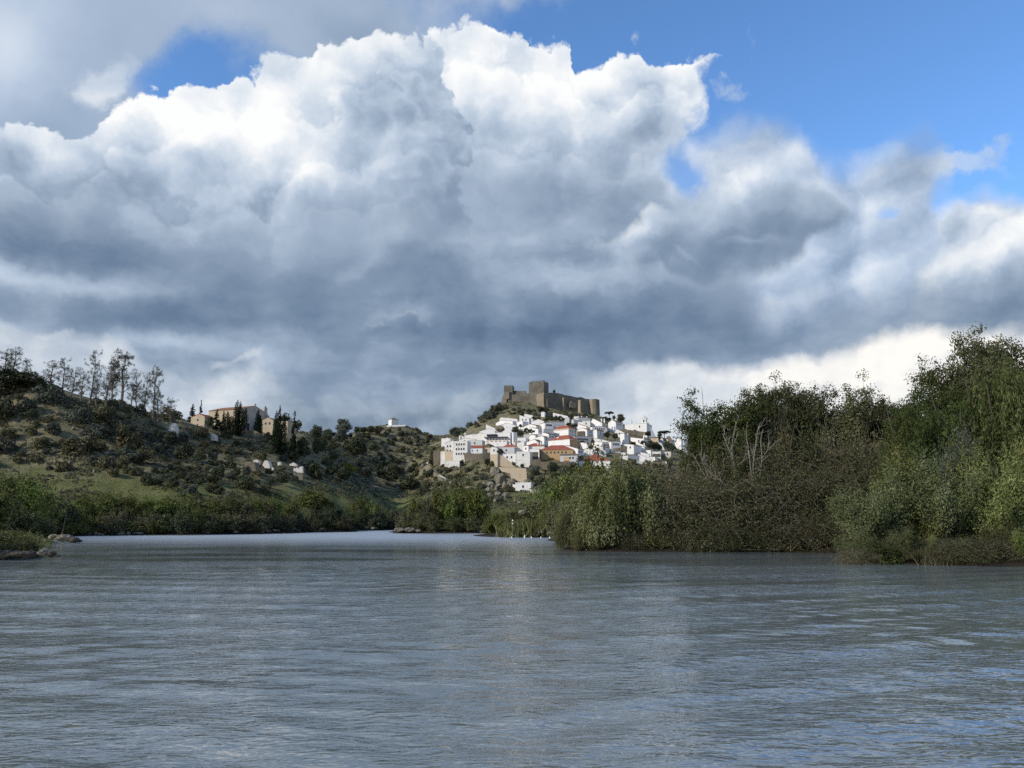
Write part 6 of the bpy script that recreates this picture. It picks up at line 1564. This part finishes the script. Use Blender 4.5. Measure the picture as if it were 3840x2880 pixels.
NS = [(2660, 91, 190, 200, 'olive', 'rounded olive shrub left of the bare tree foot'), (2930, 90, 220, 220, 'olive', 'rounded olive shrub right of the bare tree foot'), (3060, 89, 200, 230, 'dark', 'dark rounded shrub in the middle of the thickets'), (2500, 91, 180, 210, 'dark', 'dark rounded shrub touching the second willow'), (2800, 91.5, 220, 330, 'dark', 'dark leafy shrub standing behind the bare stems'),
      (3250, 66, 280, 250, 'silver', 'silvery green shrub leading the near bank'), (3330, 67, 300, 330, 'silver', 'tall silvery green shrub behind the leading one'), (3440, 68, 320, 390, 'green', 'green willow shrub rising in the near bank'), (3560, 66, 330, 340, 'silver', 'broad silvery shrub in the middle of the near bank'),
      (3670, 68, 340, 400, 'green', 'olive green shrub under the weeping tree'), (3770, 65, 340, 380, 'green', 'dense green shrub near the right corner'), (3880, 66, 360, 420, 'green', 'green shrub cut by the right edge'), (3210, 63.5, 170, 120, 'silver', 'low pale shrub touching the water at the cove corner'),
      (3390, 62, 170, 130, 'silver', 'low pale shrub at the water left of the twig tangle'), (3830, 60, 170, 110, 'lush', 'small bright shrub at the bottom right corner'), (3600, 70, 300, 450, 'grey', 'grey-green shrub behind the broad silvery one'), (3500, 74, 300, 470, 'dark', 'dark shrub filling below the weeping trees'), (3730, 74, 340, 520, 'dark', 'dark shrub filling under the bright willow'),
      (3060, 101, 200, 400, 'lush', 'fresh green patch tree in the middle of the row'), (2620, 96, 150, 220, 'lush', 'fresh green shrub between willow and bare tree'), (2640, 99, 160, 420, 'dark', 'ivy column left of the bare stems'), (2900, 99, 220, 500, 'olive', 'olive shrub tree left of the fresh green patch'), (3150, 100, 240, 430, 'olive', 'olive shrub tree right of the fresh green patch')]
for i, (px, D, w, h, mt, lab) in enumerate(NS):
    plant('near', px, D - 2.0, w, h, lab, mt, var=i)
WB = [(2560, 90, 200, 230, 'willow', 'brown', 'brown hanging vine mass right of the big willow'), (2700, 89.5, 230, 260, 'willow', 'brown', 'brown hanging vine mass under the bare tree'), (2860, 89.5, 240, 250, 'willow', 'olive', 'olive hanging vine mass right of the bare tree foot'),
      (2990, 90, 230, 280, 'willow', 'brown', 'brown hanging vine mass in the middle of the right bank'), (3110, 88.5, 220, 270, 'willow', 'olive', 'olive hanging vine mass beside the cove'), (3180, 92, 200, 330, 'willow', 'brown', 'tall brown hanging vine mass behind the cove'),
      (2600, 88.5, 120, 90, 'near', 'lush', 'small fresh green shrub at the water under the thicket'), (2790, 87.5, 130, 90, 'near', 'green', 'small green shrub at the water below the bare tree'), (3020, 88, 120, 80, 'near', 'lush', 'small bright shrub at the water mid right bank'),
      (3130, 92, 150, 180, 'near', 'lush', 'bright green sprays inside the brown thicket'), (2530, 92, 170, 210, 'near', 'lush', 'bright sprays rising right of the big willow'), (2760, 92, 200, 330, 'near', 'olive', 'olive brush directly behind the bare stems')]
WB += [(2150, 90, 150, 150, 'willow', 'brown', 'brown trailing branches at the left end of the willow bank'), (2120, 97, 110, 110, 'near', 'olive', 'olive shrub hiding the muddy tip left of the willow'), (2210, 87.5, 150, 95, 'willow', 'willow', 'lowest willow branches dipping into the water'),
       (2390, 87, 130, 60, 'thicket', 'brown', 'brown drooping twigs under the second willow')]
for i, (px, D, w, h, kd, mt, lab) in enumerate(WB):
    plant(kd, px, D, w, h, lab, mt, var=i)
rq = np.random.default_rng(61)
for i, px in enumerate(list(range(2450, 3190, 40)) + list(range(3215, 3960, 52))):
    near_ = px > 3200; D = (59.6 if px < 3500 else 58.6) if near_ else (86.6 if px < 3080 else 84.5)
    kd = ['near', 'thicket', 'near', 'reed', 'bush'][rq.integers(5)]; mt = {'reed': 'olive'}.get(kd, ['dark', 'olive', 'brown', 'green'][rq.integers(4)])
    tone = {'dark': 'dark green', 'olive': 'olive-brown', 'brown': 'brown bare', 'green': 'mid green'}[mt]
    reg = 'overhanging the water on the near right bank' if near_ else 'overhanging the water below the brown thicket'
    plant(kd, px + rq.normal() * 8, D, 100 + 70 * rq.random(), (55 + 60 * rq.random()) * (1.3 if near_ else 1), f'low {tone} {KCAT[kd]} {reg}', mt, f'low {tone} {KCAT[kd]} {reg}', var=int(rq.integers(9)), sink=.25)
# understorey that closes the bank behind the near trees
def understorey():
    b = Buf(); rg = np.random.default_rng(77); bl = []
    for px in range(2430, 4300, 36):
        for D in (108, 118):
            if px > 3350: D = D - 18
            x = at(px, 1900, D)[0]; z = float(terrain_z(x, D)[0]); hh = 5.5 + 3.5 * rg.random()
            bl.append((x, D + rg.normal(), z + hh * .4, 2.4, 1.8, hh * .62))
    b.add(*cloud(bl, 42000, .5, rg, shell=.5))
    tag(link('undergrowth', b.mesh('undergrowth', [LM['dark']])), 'dark undergrowth closing the wood behind the right bank trees', 'undergrowth', kind='stuff')
understorey()

# ---- the bare pale tree in front of the dark wood
def bare_tree():
    D = 89.0; w = Buf(); rg = np.random.default_rng(5)
    x0, y0, z0 = at(2800, 1925, D); g = float(terrain_z(x0, D)[0])
    def P(px, py, dd=0.0):
        q = at(px, py, D + dd); return np.array([q[0] - x0, q[1] - D, q[2] - g])
    root = P(2805, 1925); tube(w, [np.array([0, 0, -1]), np.array([.05, 0, .6]), root], .30, .20, 7)
    stems = [[(2805, 1925), (2822, 1850), (2815, 1760), (2808, 1690), (2800, 1640), (2803, 1580)], [(2812, 1925), (2842, 1870), (2850, 1790), (2857, 1710), (2852, 1640), (2862, 1605)],
             [(2820, 1915), (2828, 1830), (2823, 1740), (2836, 1650), (2842, 1600)], [(2800, 1930), (2760, 1850), (2700, 1800), (2662, 1770), (2640, 1735), (2620, 1690)], [(2795, 1930), (2750, 1880), (2680, 1830), (2630, 1765), (2596, 1700)],
             [(2800, 1900), (2765, 1800), (2740, 1700), (2752, 1620), (2770, 1560)], [(2765, 1745), (2820, 1705), (2836, 1660)], [(2815, 1930), (2880, 1905), (2920, 1875), (2950, 1860)], [(2790, 1935), (2720, 1905), (2685, 1850), (2678, 1820)],
             [(2805, 1940), (2850, 1930), (2890, 1890)], [(2855, 1720), (2880, 1690), (2885, 1650)], [(2700, 1800), (2660, 1790), (2620, 1700)], [(2740, 1700), (2715, 1640), (2720, 1590)]]
    for i, s in enumerate(stems):
        pts = np.array([P(a, b, rg.normal() * .3) for a, b in s]); big = .095 if i < 5 else .055
        # smooth the line
        t = np.linspace(0, len(pts) - 1, 14); pp = np.stack([np.interp(t, range(len(pts)), pts[:, k]) for k in range(3)], -1) + rg.normal(size=(14, 3)) * .03
        tube(w, pp, big, .022, 5)
        for k in range(16 if i < 6 else 7):
            j = rg.integers(3, 13); d = unit(rg.normal(size=3) + np.array([0, 0, .7])); L = .6 + 1.5 * rg.random()
            q = wob(pp[j], pp[j] + d * L, 5, .06, rg); tube(w, q, .032, .010, 3)
            for z in range(2):
                tube(w, [q[2 + z], q[2 + z] + rg.normal(size=3) * .45], .014, .006, 3)
    e = empty('bare_tree', (x0, D, g), 0, 'leafless pale tree with upright forked stems before the dark wood', 'tree')
    link('trunk', w.mesh('bare_tree_trunk', [PALE]), e)
bare_tree()
def saplings():
    rg = np.random.default_rng(8)
    for px, yb, yt, D, lab in ((2655, 1560, 1455, 97, 'bare twig whip standing on top of the left ivy tree'), (2870, 1545, 1450, 99, 'left thin bare pole above the tall row'), (2885, 1550, 1460, 99, 'right thin bare pole above the tall row'), (2640, 1570, 1478, 98, 'second bare whip at the left of the ivy tree')):
        w = Buf(); x, y, z = at(px, yb, D); H_ = (yb - yt) * mpp(D)
        g = float(terrain_z(x, D)[0]) - z
        p = wob((0, 0, g), (rg.normal() * .3, 0, H_), 9, .05, rg); tube(w, p, .10, .018, 4)
        for k in range(6): j = 5 + k % 4; tube(w, [p[j], p[j] + np.array([rg.normal() * .5, rg.normal() * .2, .7])], .02, .008, 3)
        tag(link('bare_sapling', w.mesh('bare_sapling', [PALE]), None, (x, y, z)), lab, 'sapling')
saplings()

# ---- low scrub and dry grass tufts over the slopes: nobody could count them
def ground_cover():
    rg = np.random.default_rng(99)
    def tufts(n, pxr, Dr, size, mat, name, label, zr, keep):
        D = np.exp(rg.uniform(math.log(Dr[0]), math.log(Dr[1]), n)); a = (rg.uniform(pxr[0], pxr[1], n) - 1920) / F
        x = a * D; z = terrain_z(x, D)
        k = (z > zr[0]) & (z < zr[1]) & keep(x, D, z); x, D, z = x[k], D[k], z[k]
        pat = fbm(x / 14, D / 14, 3); k = pat > -.10 + rg.random(len(x)) * .12; x, D, z = x[k], D[k], z[k]
        m = len(x); s = size * (.5 + 1.1 * rg.random(m) ** 2) * (D / 300) ** .5
        c = np.stack([x, D, z], -1); C = np.repeat(c, 7, 0); S = np.repeat(s, 7)
        d = unit(rg.normal(size=C.shape)); d[:, 2] = np.abs(d[:, 2]) * .8
        C = C + d * S[:, None] * .75
        b = Buf(); b.add(*leaves(C, d + rg.normal(size=d.shape) * .4 + np.array([0, 0, .3]), S * .85, S * .5, rg))
        tag(link(name, b.mesh(name, [LM[mat]])), label, 'scrub', kind='stuff')
    hill = lambda x, D, z: (x / D < -.08) | (D > 300)
    tufts(42000, (-400, 1700), (195, 660), .8, 'olive', 'dry_scrub', 'low olive-brown scrub covering the left hillsides', (9, 120), hill)
    tufts(15000, (-400, 1700), (195, 660), .85, 'grey', 'dark_scrub', 'low grey-green scrub scattered over the left hillsides', (16, 120), hill)
    tufts(9000, (-300, 1600), (190, 460), .40, 'lush', 'meadow_grass', 'tufts of green grass on the riverside meadow', (1.5, 24), hill)
    tufts(14000, (1560, 2900), (245, 690), .75, 'olive', 'hill_scrub', 'low olive-brown scrub on the village hill', (4, 125), lambda x, D, z: (D < 470) | (D > 625) | (x / D < -.085))
    tufts(8000, (1560, 2900), (300, 690), .9, 'holm', 'hill_dark_scrub', 'low dark scrub on the village hill', (9, 125), lambda x, D, z: (D < 465) | (D > 625) | (x / D < -.085))
ground_cover()

# ------------------------------------------------------------------ rocks, markers, small things
BM['rock'] = stone('river_rock', (.11, .095, .07), (.20, .175, .13), (.30, .265, .20), 2.2, .5)
BM['rockd'] = stone('dark_rock', (.035, .03, .024), (.075, .065, .05), (.13, .115, .09), 2.2, .5)
def rock_mesh(seed, flatn=.55):
    rg = np.random.default_rng(seed)
    import bmesh
    bm = bmesh.new(); bmesh.ops.create_icosphere(bm, subdivisions=3, radius=1.0)
    pl = [(unit(rg.normal(size=3)), .62 + .3 * rg.random()) for _ in range(11)]
    for v in bm.verts:
        p = np.array(v.co)
        for n, d in pl:
            q = p @ n
            if q > d: p = p - n * (q - d) * .92
        p = p * (1 + .06 * rg.normal()); p[2] *= flatn
        v.co = p
    me = bpy.data.meshes.new('rock'); bm.to_mesh(me); bm.free(); me.materials.append(BM['rock']); return me
RK = [rock_mesh(40 + i, .5 + .1 * (i % 3)) for i in range(6)]
def rock(px, py, wpx, hpx, label, group, D=None, mat=None, name='rock', z=None):
    if D is None: D = hit(px, py, 60)[1]
    x, y, zz = at(px, py, D); k = D / F; m = RK[random.randrange(6)]
    o = link(name, m, None, (x, y, zz + (hpx * k) * .28), random.random() * 6.28, (wpx * k / 1.7, wpx * k / 1.9, hpx * k / .95))
    if mat: o.material_slots[0].link = 'OBJECT'; o.material_slots[0].material = BM[mat]
    return tag(o, label, 'rock', group)
# left spits
for px, py, w, h, D, mt, lab in ((12, 2088, 60, 26, 66, None, 'pale rounded rock at the left picture edge'), (62, 2085, 70, 20, 66, 'rockd', 'dark flat ledge rock by the left edge'), (105, 2084, 74, 18, 66, 'rockd', 'dark flat ledge under the overhanging shrub'),
        (162, 2078, 44, 26, 66, None, 'brown angular boulder at the end of the nearest spit'), (190, 2083, 36, 18, 66, 'rockd', 'dark low rock beside the angular boulder'), (212, 2086, 26, 8, 66, 'rockd', 'smallest dark rock ending the nearest spit'),
        (150, 2032, 50, 14, 124, None, 'pale rock on the second spit'), (205, 2020, 40, 22, 124, None, 'light boulder in the middle of the second spit'), (240, 2024, 54, 20, 124, None, 'brown boulder on the second spit'), (275, 2028, 50, 14, 124, 'rockd', 'dark flat rock near the end of the second spit'), (297, 2031, 22, 6, 124, 'rockd', 'tiny dark rock ending the second spit')):
    rock(px, py, w, h, lab, None, D, mt)
rg = np.random.default_rng(14)
for i in range(26):       # shoreline stones, left bank
    px = 330 + 1100 * rg.random() ** 1.2; rock(px, lb(px) - 1 - 3 * rg.random(), 10 + 22 * rg.random(), 5 + 9 * rg.random(), 'pale stone at the waterline of the left bank', 'pale stones along the left bank', None, None if i % 3 else 'rockd')
for px, py, w, h, lab in ((905, 1988, 26, 20, 'large pale boulder at the left bank waterline'), (930, 1990, 28, 22, 'round boulder right of the large pale one'), (1120, 1982, 22, 14, 'rounded boulder under the distant left bank'), (1142, 1984, 22, 14, 'second rounded boulder under the distant left bank')):
    rock(px, py, w, h, lab, None)
for px, py, w, h, lab in ((1500, 1992, 36, 18, 'pointed rock at the tip of the middle headland'), (1535, 1990, 44, 14, 'flat rock beside the pointed one on the headland'), (1568, 1992, 22, 8, 'small flat rock on the middle headland'),
        (2002, 2008, 26, 14, 'left grey boulder at the stony point'), (2028, 2004, 30, 26, 'tall rounded boulder at the stony point'), (2068, 2008, 46, 16, 'long flat boulder at the stony point'), (1928, 2010, 26, 8, 'low dark ledge at the stony point tip')):
    rock(px, py, w, h, lab, None, 170 if px > 1900 else 238)
rock(1958, 1928, 30, 18, 'big grey boulder above the reeds near the marker post', None, 182)
for i in range(22):
    px = 1815 + 170 * rg.random(); py = 1795 + 95 * rg.random()
    rock(px, py, 10 + 22 * rg.random(), 10 + 20 * rg.random(), 'tan boulder on the rocky slope under the village', 'tan boulders on the rocky slope under the village', None)
for px, py, w, h, lab in ((1838, 1824, 26, 14, 'pale flat outcrop left of the lowest white house'), (1868, 1880, 22, 16, 'round boulder at the bottom of the rocky slope'), (1855, 1790, 40, 40, 'grey rock face under the great retaining wall, upper'), (1876, 1815, 46, 50, 'grey rock face under the great retaining wall, lower'),
        (2010, 1855, 34, 24, 'pale outcrop under the gabled shed'), (1876, 1612, 38, 20, 'brown rock outcrop among the upper left houses')):
    rock(px, py, w, h, lab, None, 495 if py < 1700 else None, name='rock_outcrop')
for i, px in enumerate((2395, 2420, 2455, 2478, 2535, 2590, 2693, 2712, 2725)):
    rock(px, 2062, 16 + 12 * rg.random(), 9 + 6 * rg.random(), 'pale stone at the waterline under the right bank thicket', 'pale stones under the right bank thicket', 87.0)
# left hillside outcrops
for i in range(26):
    px = 20 + 520 * rg.random(); py = 1600 + 230 * rg.random()
    rock(px, py, 8 + 16 * rg.random(), 6 + 10 * rg.random(), 'pale rock among the grass on the left hillside', 'pale rocks among the grass on the left hillside', None)

# path with low white wall on the village slope
def path():
    b = Buf(); pts = []
    for px, py in ((1590, 1742), (1612, 1765), (1640, 1788), (1668, 1803), (1700, 1815), (1740, 1823), (1790, 1830), (1850, 1840)):
        pts.append(hit(px, py, 300, 620))
    pts = np.array(pts); t = np.linspace(0, len(pts) - 1, 60)
    c = np.stack([np.interp(t, range(len(pts)), pts[:, k]) for k in range(3)], -1)
    d = unit(np.gradient(c, axis=0)); n = np.stack([-d[:, 1], d[:, 0], d[:, 2] * 0], -1)
    V = []
    for s in (-1.6, 1.6):
        q = c + n * s; q[:, 2] = np.maximum(terrain_z(q[:, 0], q[:, 1]), terrain_z(c[:, 0], c[:, 1])) + .18; V.append(q)
    V = np.concatenate(V); i = np.arange(59); b.add(V, np.stack([i, i + 60, i + 61, i + 1], -1))
    V2 = V.copy(); V2[:, 2] -= 1.2; b.add(V2, np.stack([i, i + 60, i + 61, i + 1], -1)[:, ::-1]); b.q.append(np.stack([i, i + 1, i + 121, i + 120], -1)); b.q.append(np.stack([i + 60, i + 61, i + 181, i + 180], -1))
    BM['path'] = plaster('dirt_path', (.21, .18, .125), (.14, .12, .08), .5)
    tag(link('path', b.mesh('path', [BM['path']])), kind='structure')
path()
slabwall('P', [(1645, 1783), (1650, 1781), (1685, 1799), (1684, 1805)], 'low pale parapet along the hillside path', 'cream', .5)
slabwall('P', [(1706, 1809), (1726, 1807), (1726, 1813), (1706, 1814)], 'small pale block beside the hillside path', 'cream', 1)

# leaning white trunk on the left bank
w = Buf(); x, y, z = at(235, 1958, 180); tube(w, wob((0, 0, -4), (.9, 0, 3.2), 7, .06, np.random.default_rng(2)), .16, .06, 5)
tag(link('leaning_snag', w.mesh('leaning_snag', [PALE]), None, (x, y, z)), 'thin white leaning dead snag against the dark bank hollow', 'snag')

# river marker and floats by the stony point
def marker():
    D = 168; x, y, z = at(1922, 2008, D); k = D / F
    e = empty('marker_post', (x, y, 0), 0, 'slender post with two pale plates at the stony point', 'post')
    b = Buf(); tube(b, [(0, 0, -1.5), (0, 0, 66 * k)], .035, .035, 6); link('pole', b.mesh('pole', [BM['shed']]), e)
    for q in (62, 51): obj_boxes('sign_plate', [(-.13, .13, -.08, -.05, (q - 2.5) * k, (q + 2.5) * k)], 'cream', e)
    x, y, z = at(1943, 1953, 178)
    b = Buf(); V = []; n = 9
    for i, (yy, w_, h_) in enumerate(((-1.6, .05, .55), (-1.2, .42, .42), (-.4, .62, .36), (.6, .62, .36), (1.3, .5, .40))):
        V += [(-w_, yy, h_), (-w_ * .5, yy, 0), (w_ * .5, yy, 0), (w_, yy, h_)]
    q = [(i * 4 + j, i * 4 + j + 1, (i + 1) * 4 + j + 1, (i + 1) * 4 + j) for i in range(4) for j in range(3)] + [(16, 17, 18, 19)]
    b.add(np.array(V, float), np.array(q)); g = float(terrain_z(x, 178)[0])
    BM['skiff'] = flat('pale_blue_hull', (.50, .56, .66), .5)
    boat = empty('rowing_boat', (x, 178, g + .3), .5, 'tiny pale blue rowing boat drawn up by the marker post', 'boat')
    link('hull', b.mesh('hull', [BM['skiff']]), boat); obj_boxes('thwart', [(-.5, .5, -.1, .12, .27, .31)], 'cream', boat)
    for px, lab in ((1919, 'white float left of the stony point'), (1967, 'white upright float in front of the reeds'), (1993, 'white float before the left grey boulder'), (2029, 'white float before the tall rounded boulder'), (2061, 'rightmost white float by the long flat boulder')):
        x, y, z = at(px, 2016, 163); b = Buf(); rr = .17 if px != 1967 else .14
        hh = .26 if px != 1967 else .6
        tube(b, [(0, 0, -.12), (0, 0, -.1), (0, 0, hh * .5), (0, 0, hh * .92)], rr, rr * .75, 10); tube(b, [(0, 0, hh * .92), (0, 0, hh)], rr * .74, .02, 10)
        tag(link('float', b.mesh('float', [BM['white']], smooth=True), None, (x, y, 0)), lab, 'float', 'white floats by the stony point')
marker()
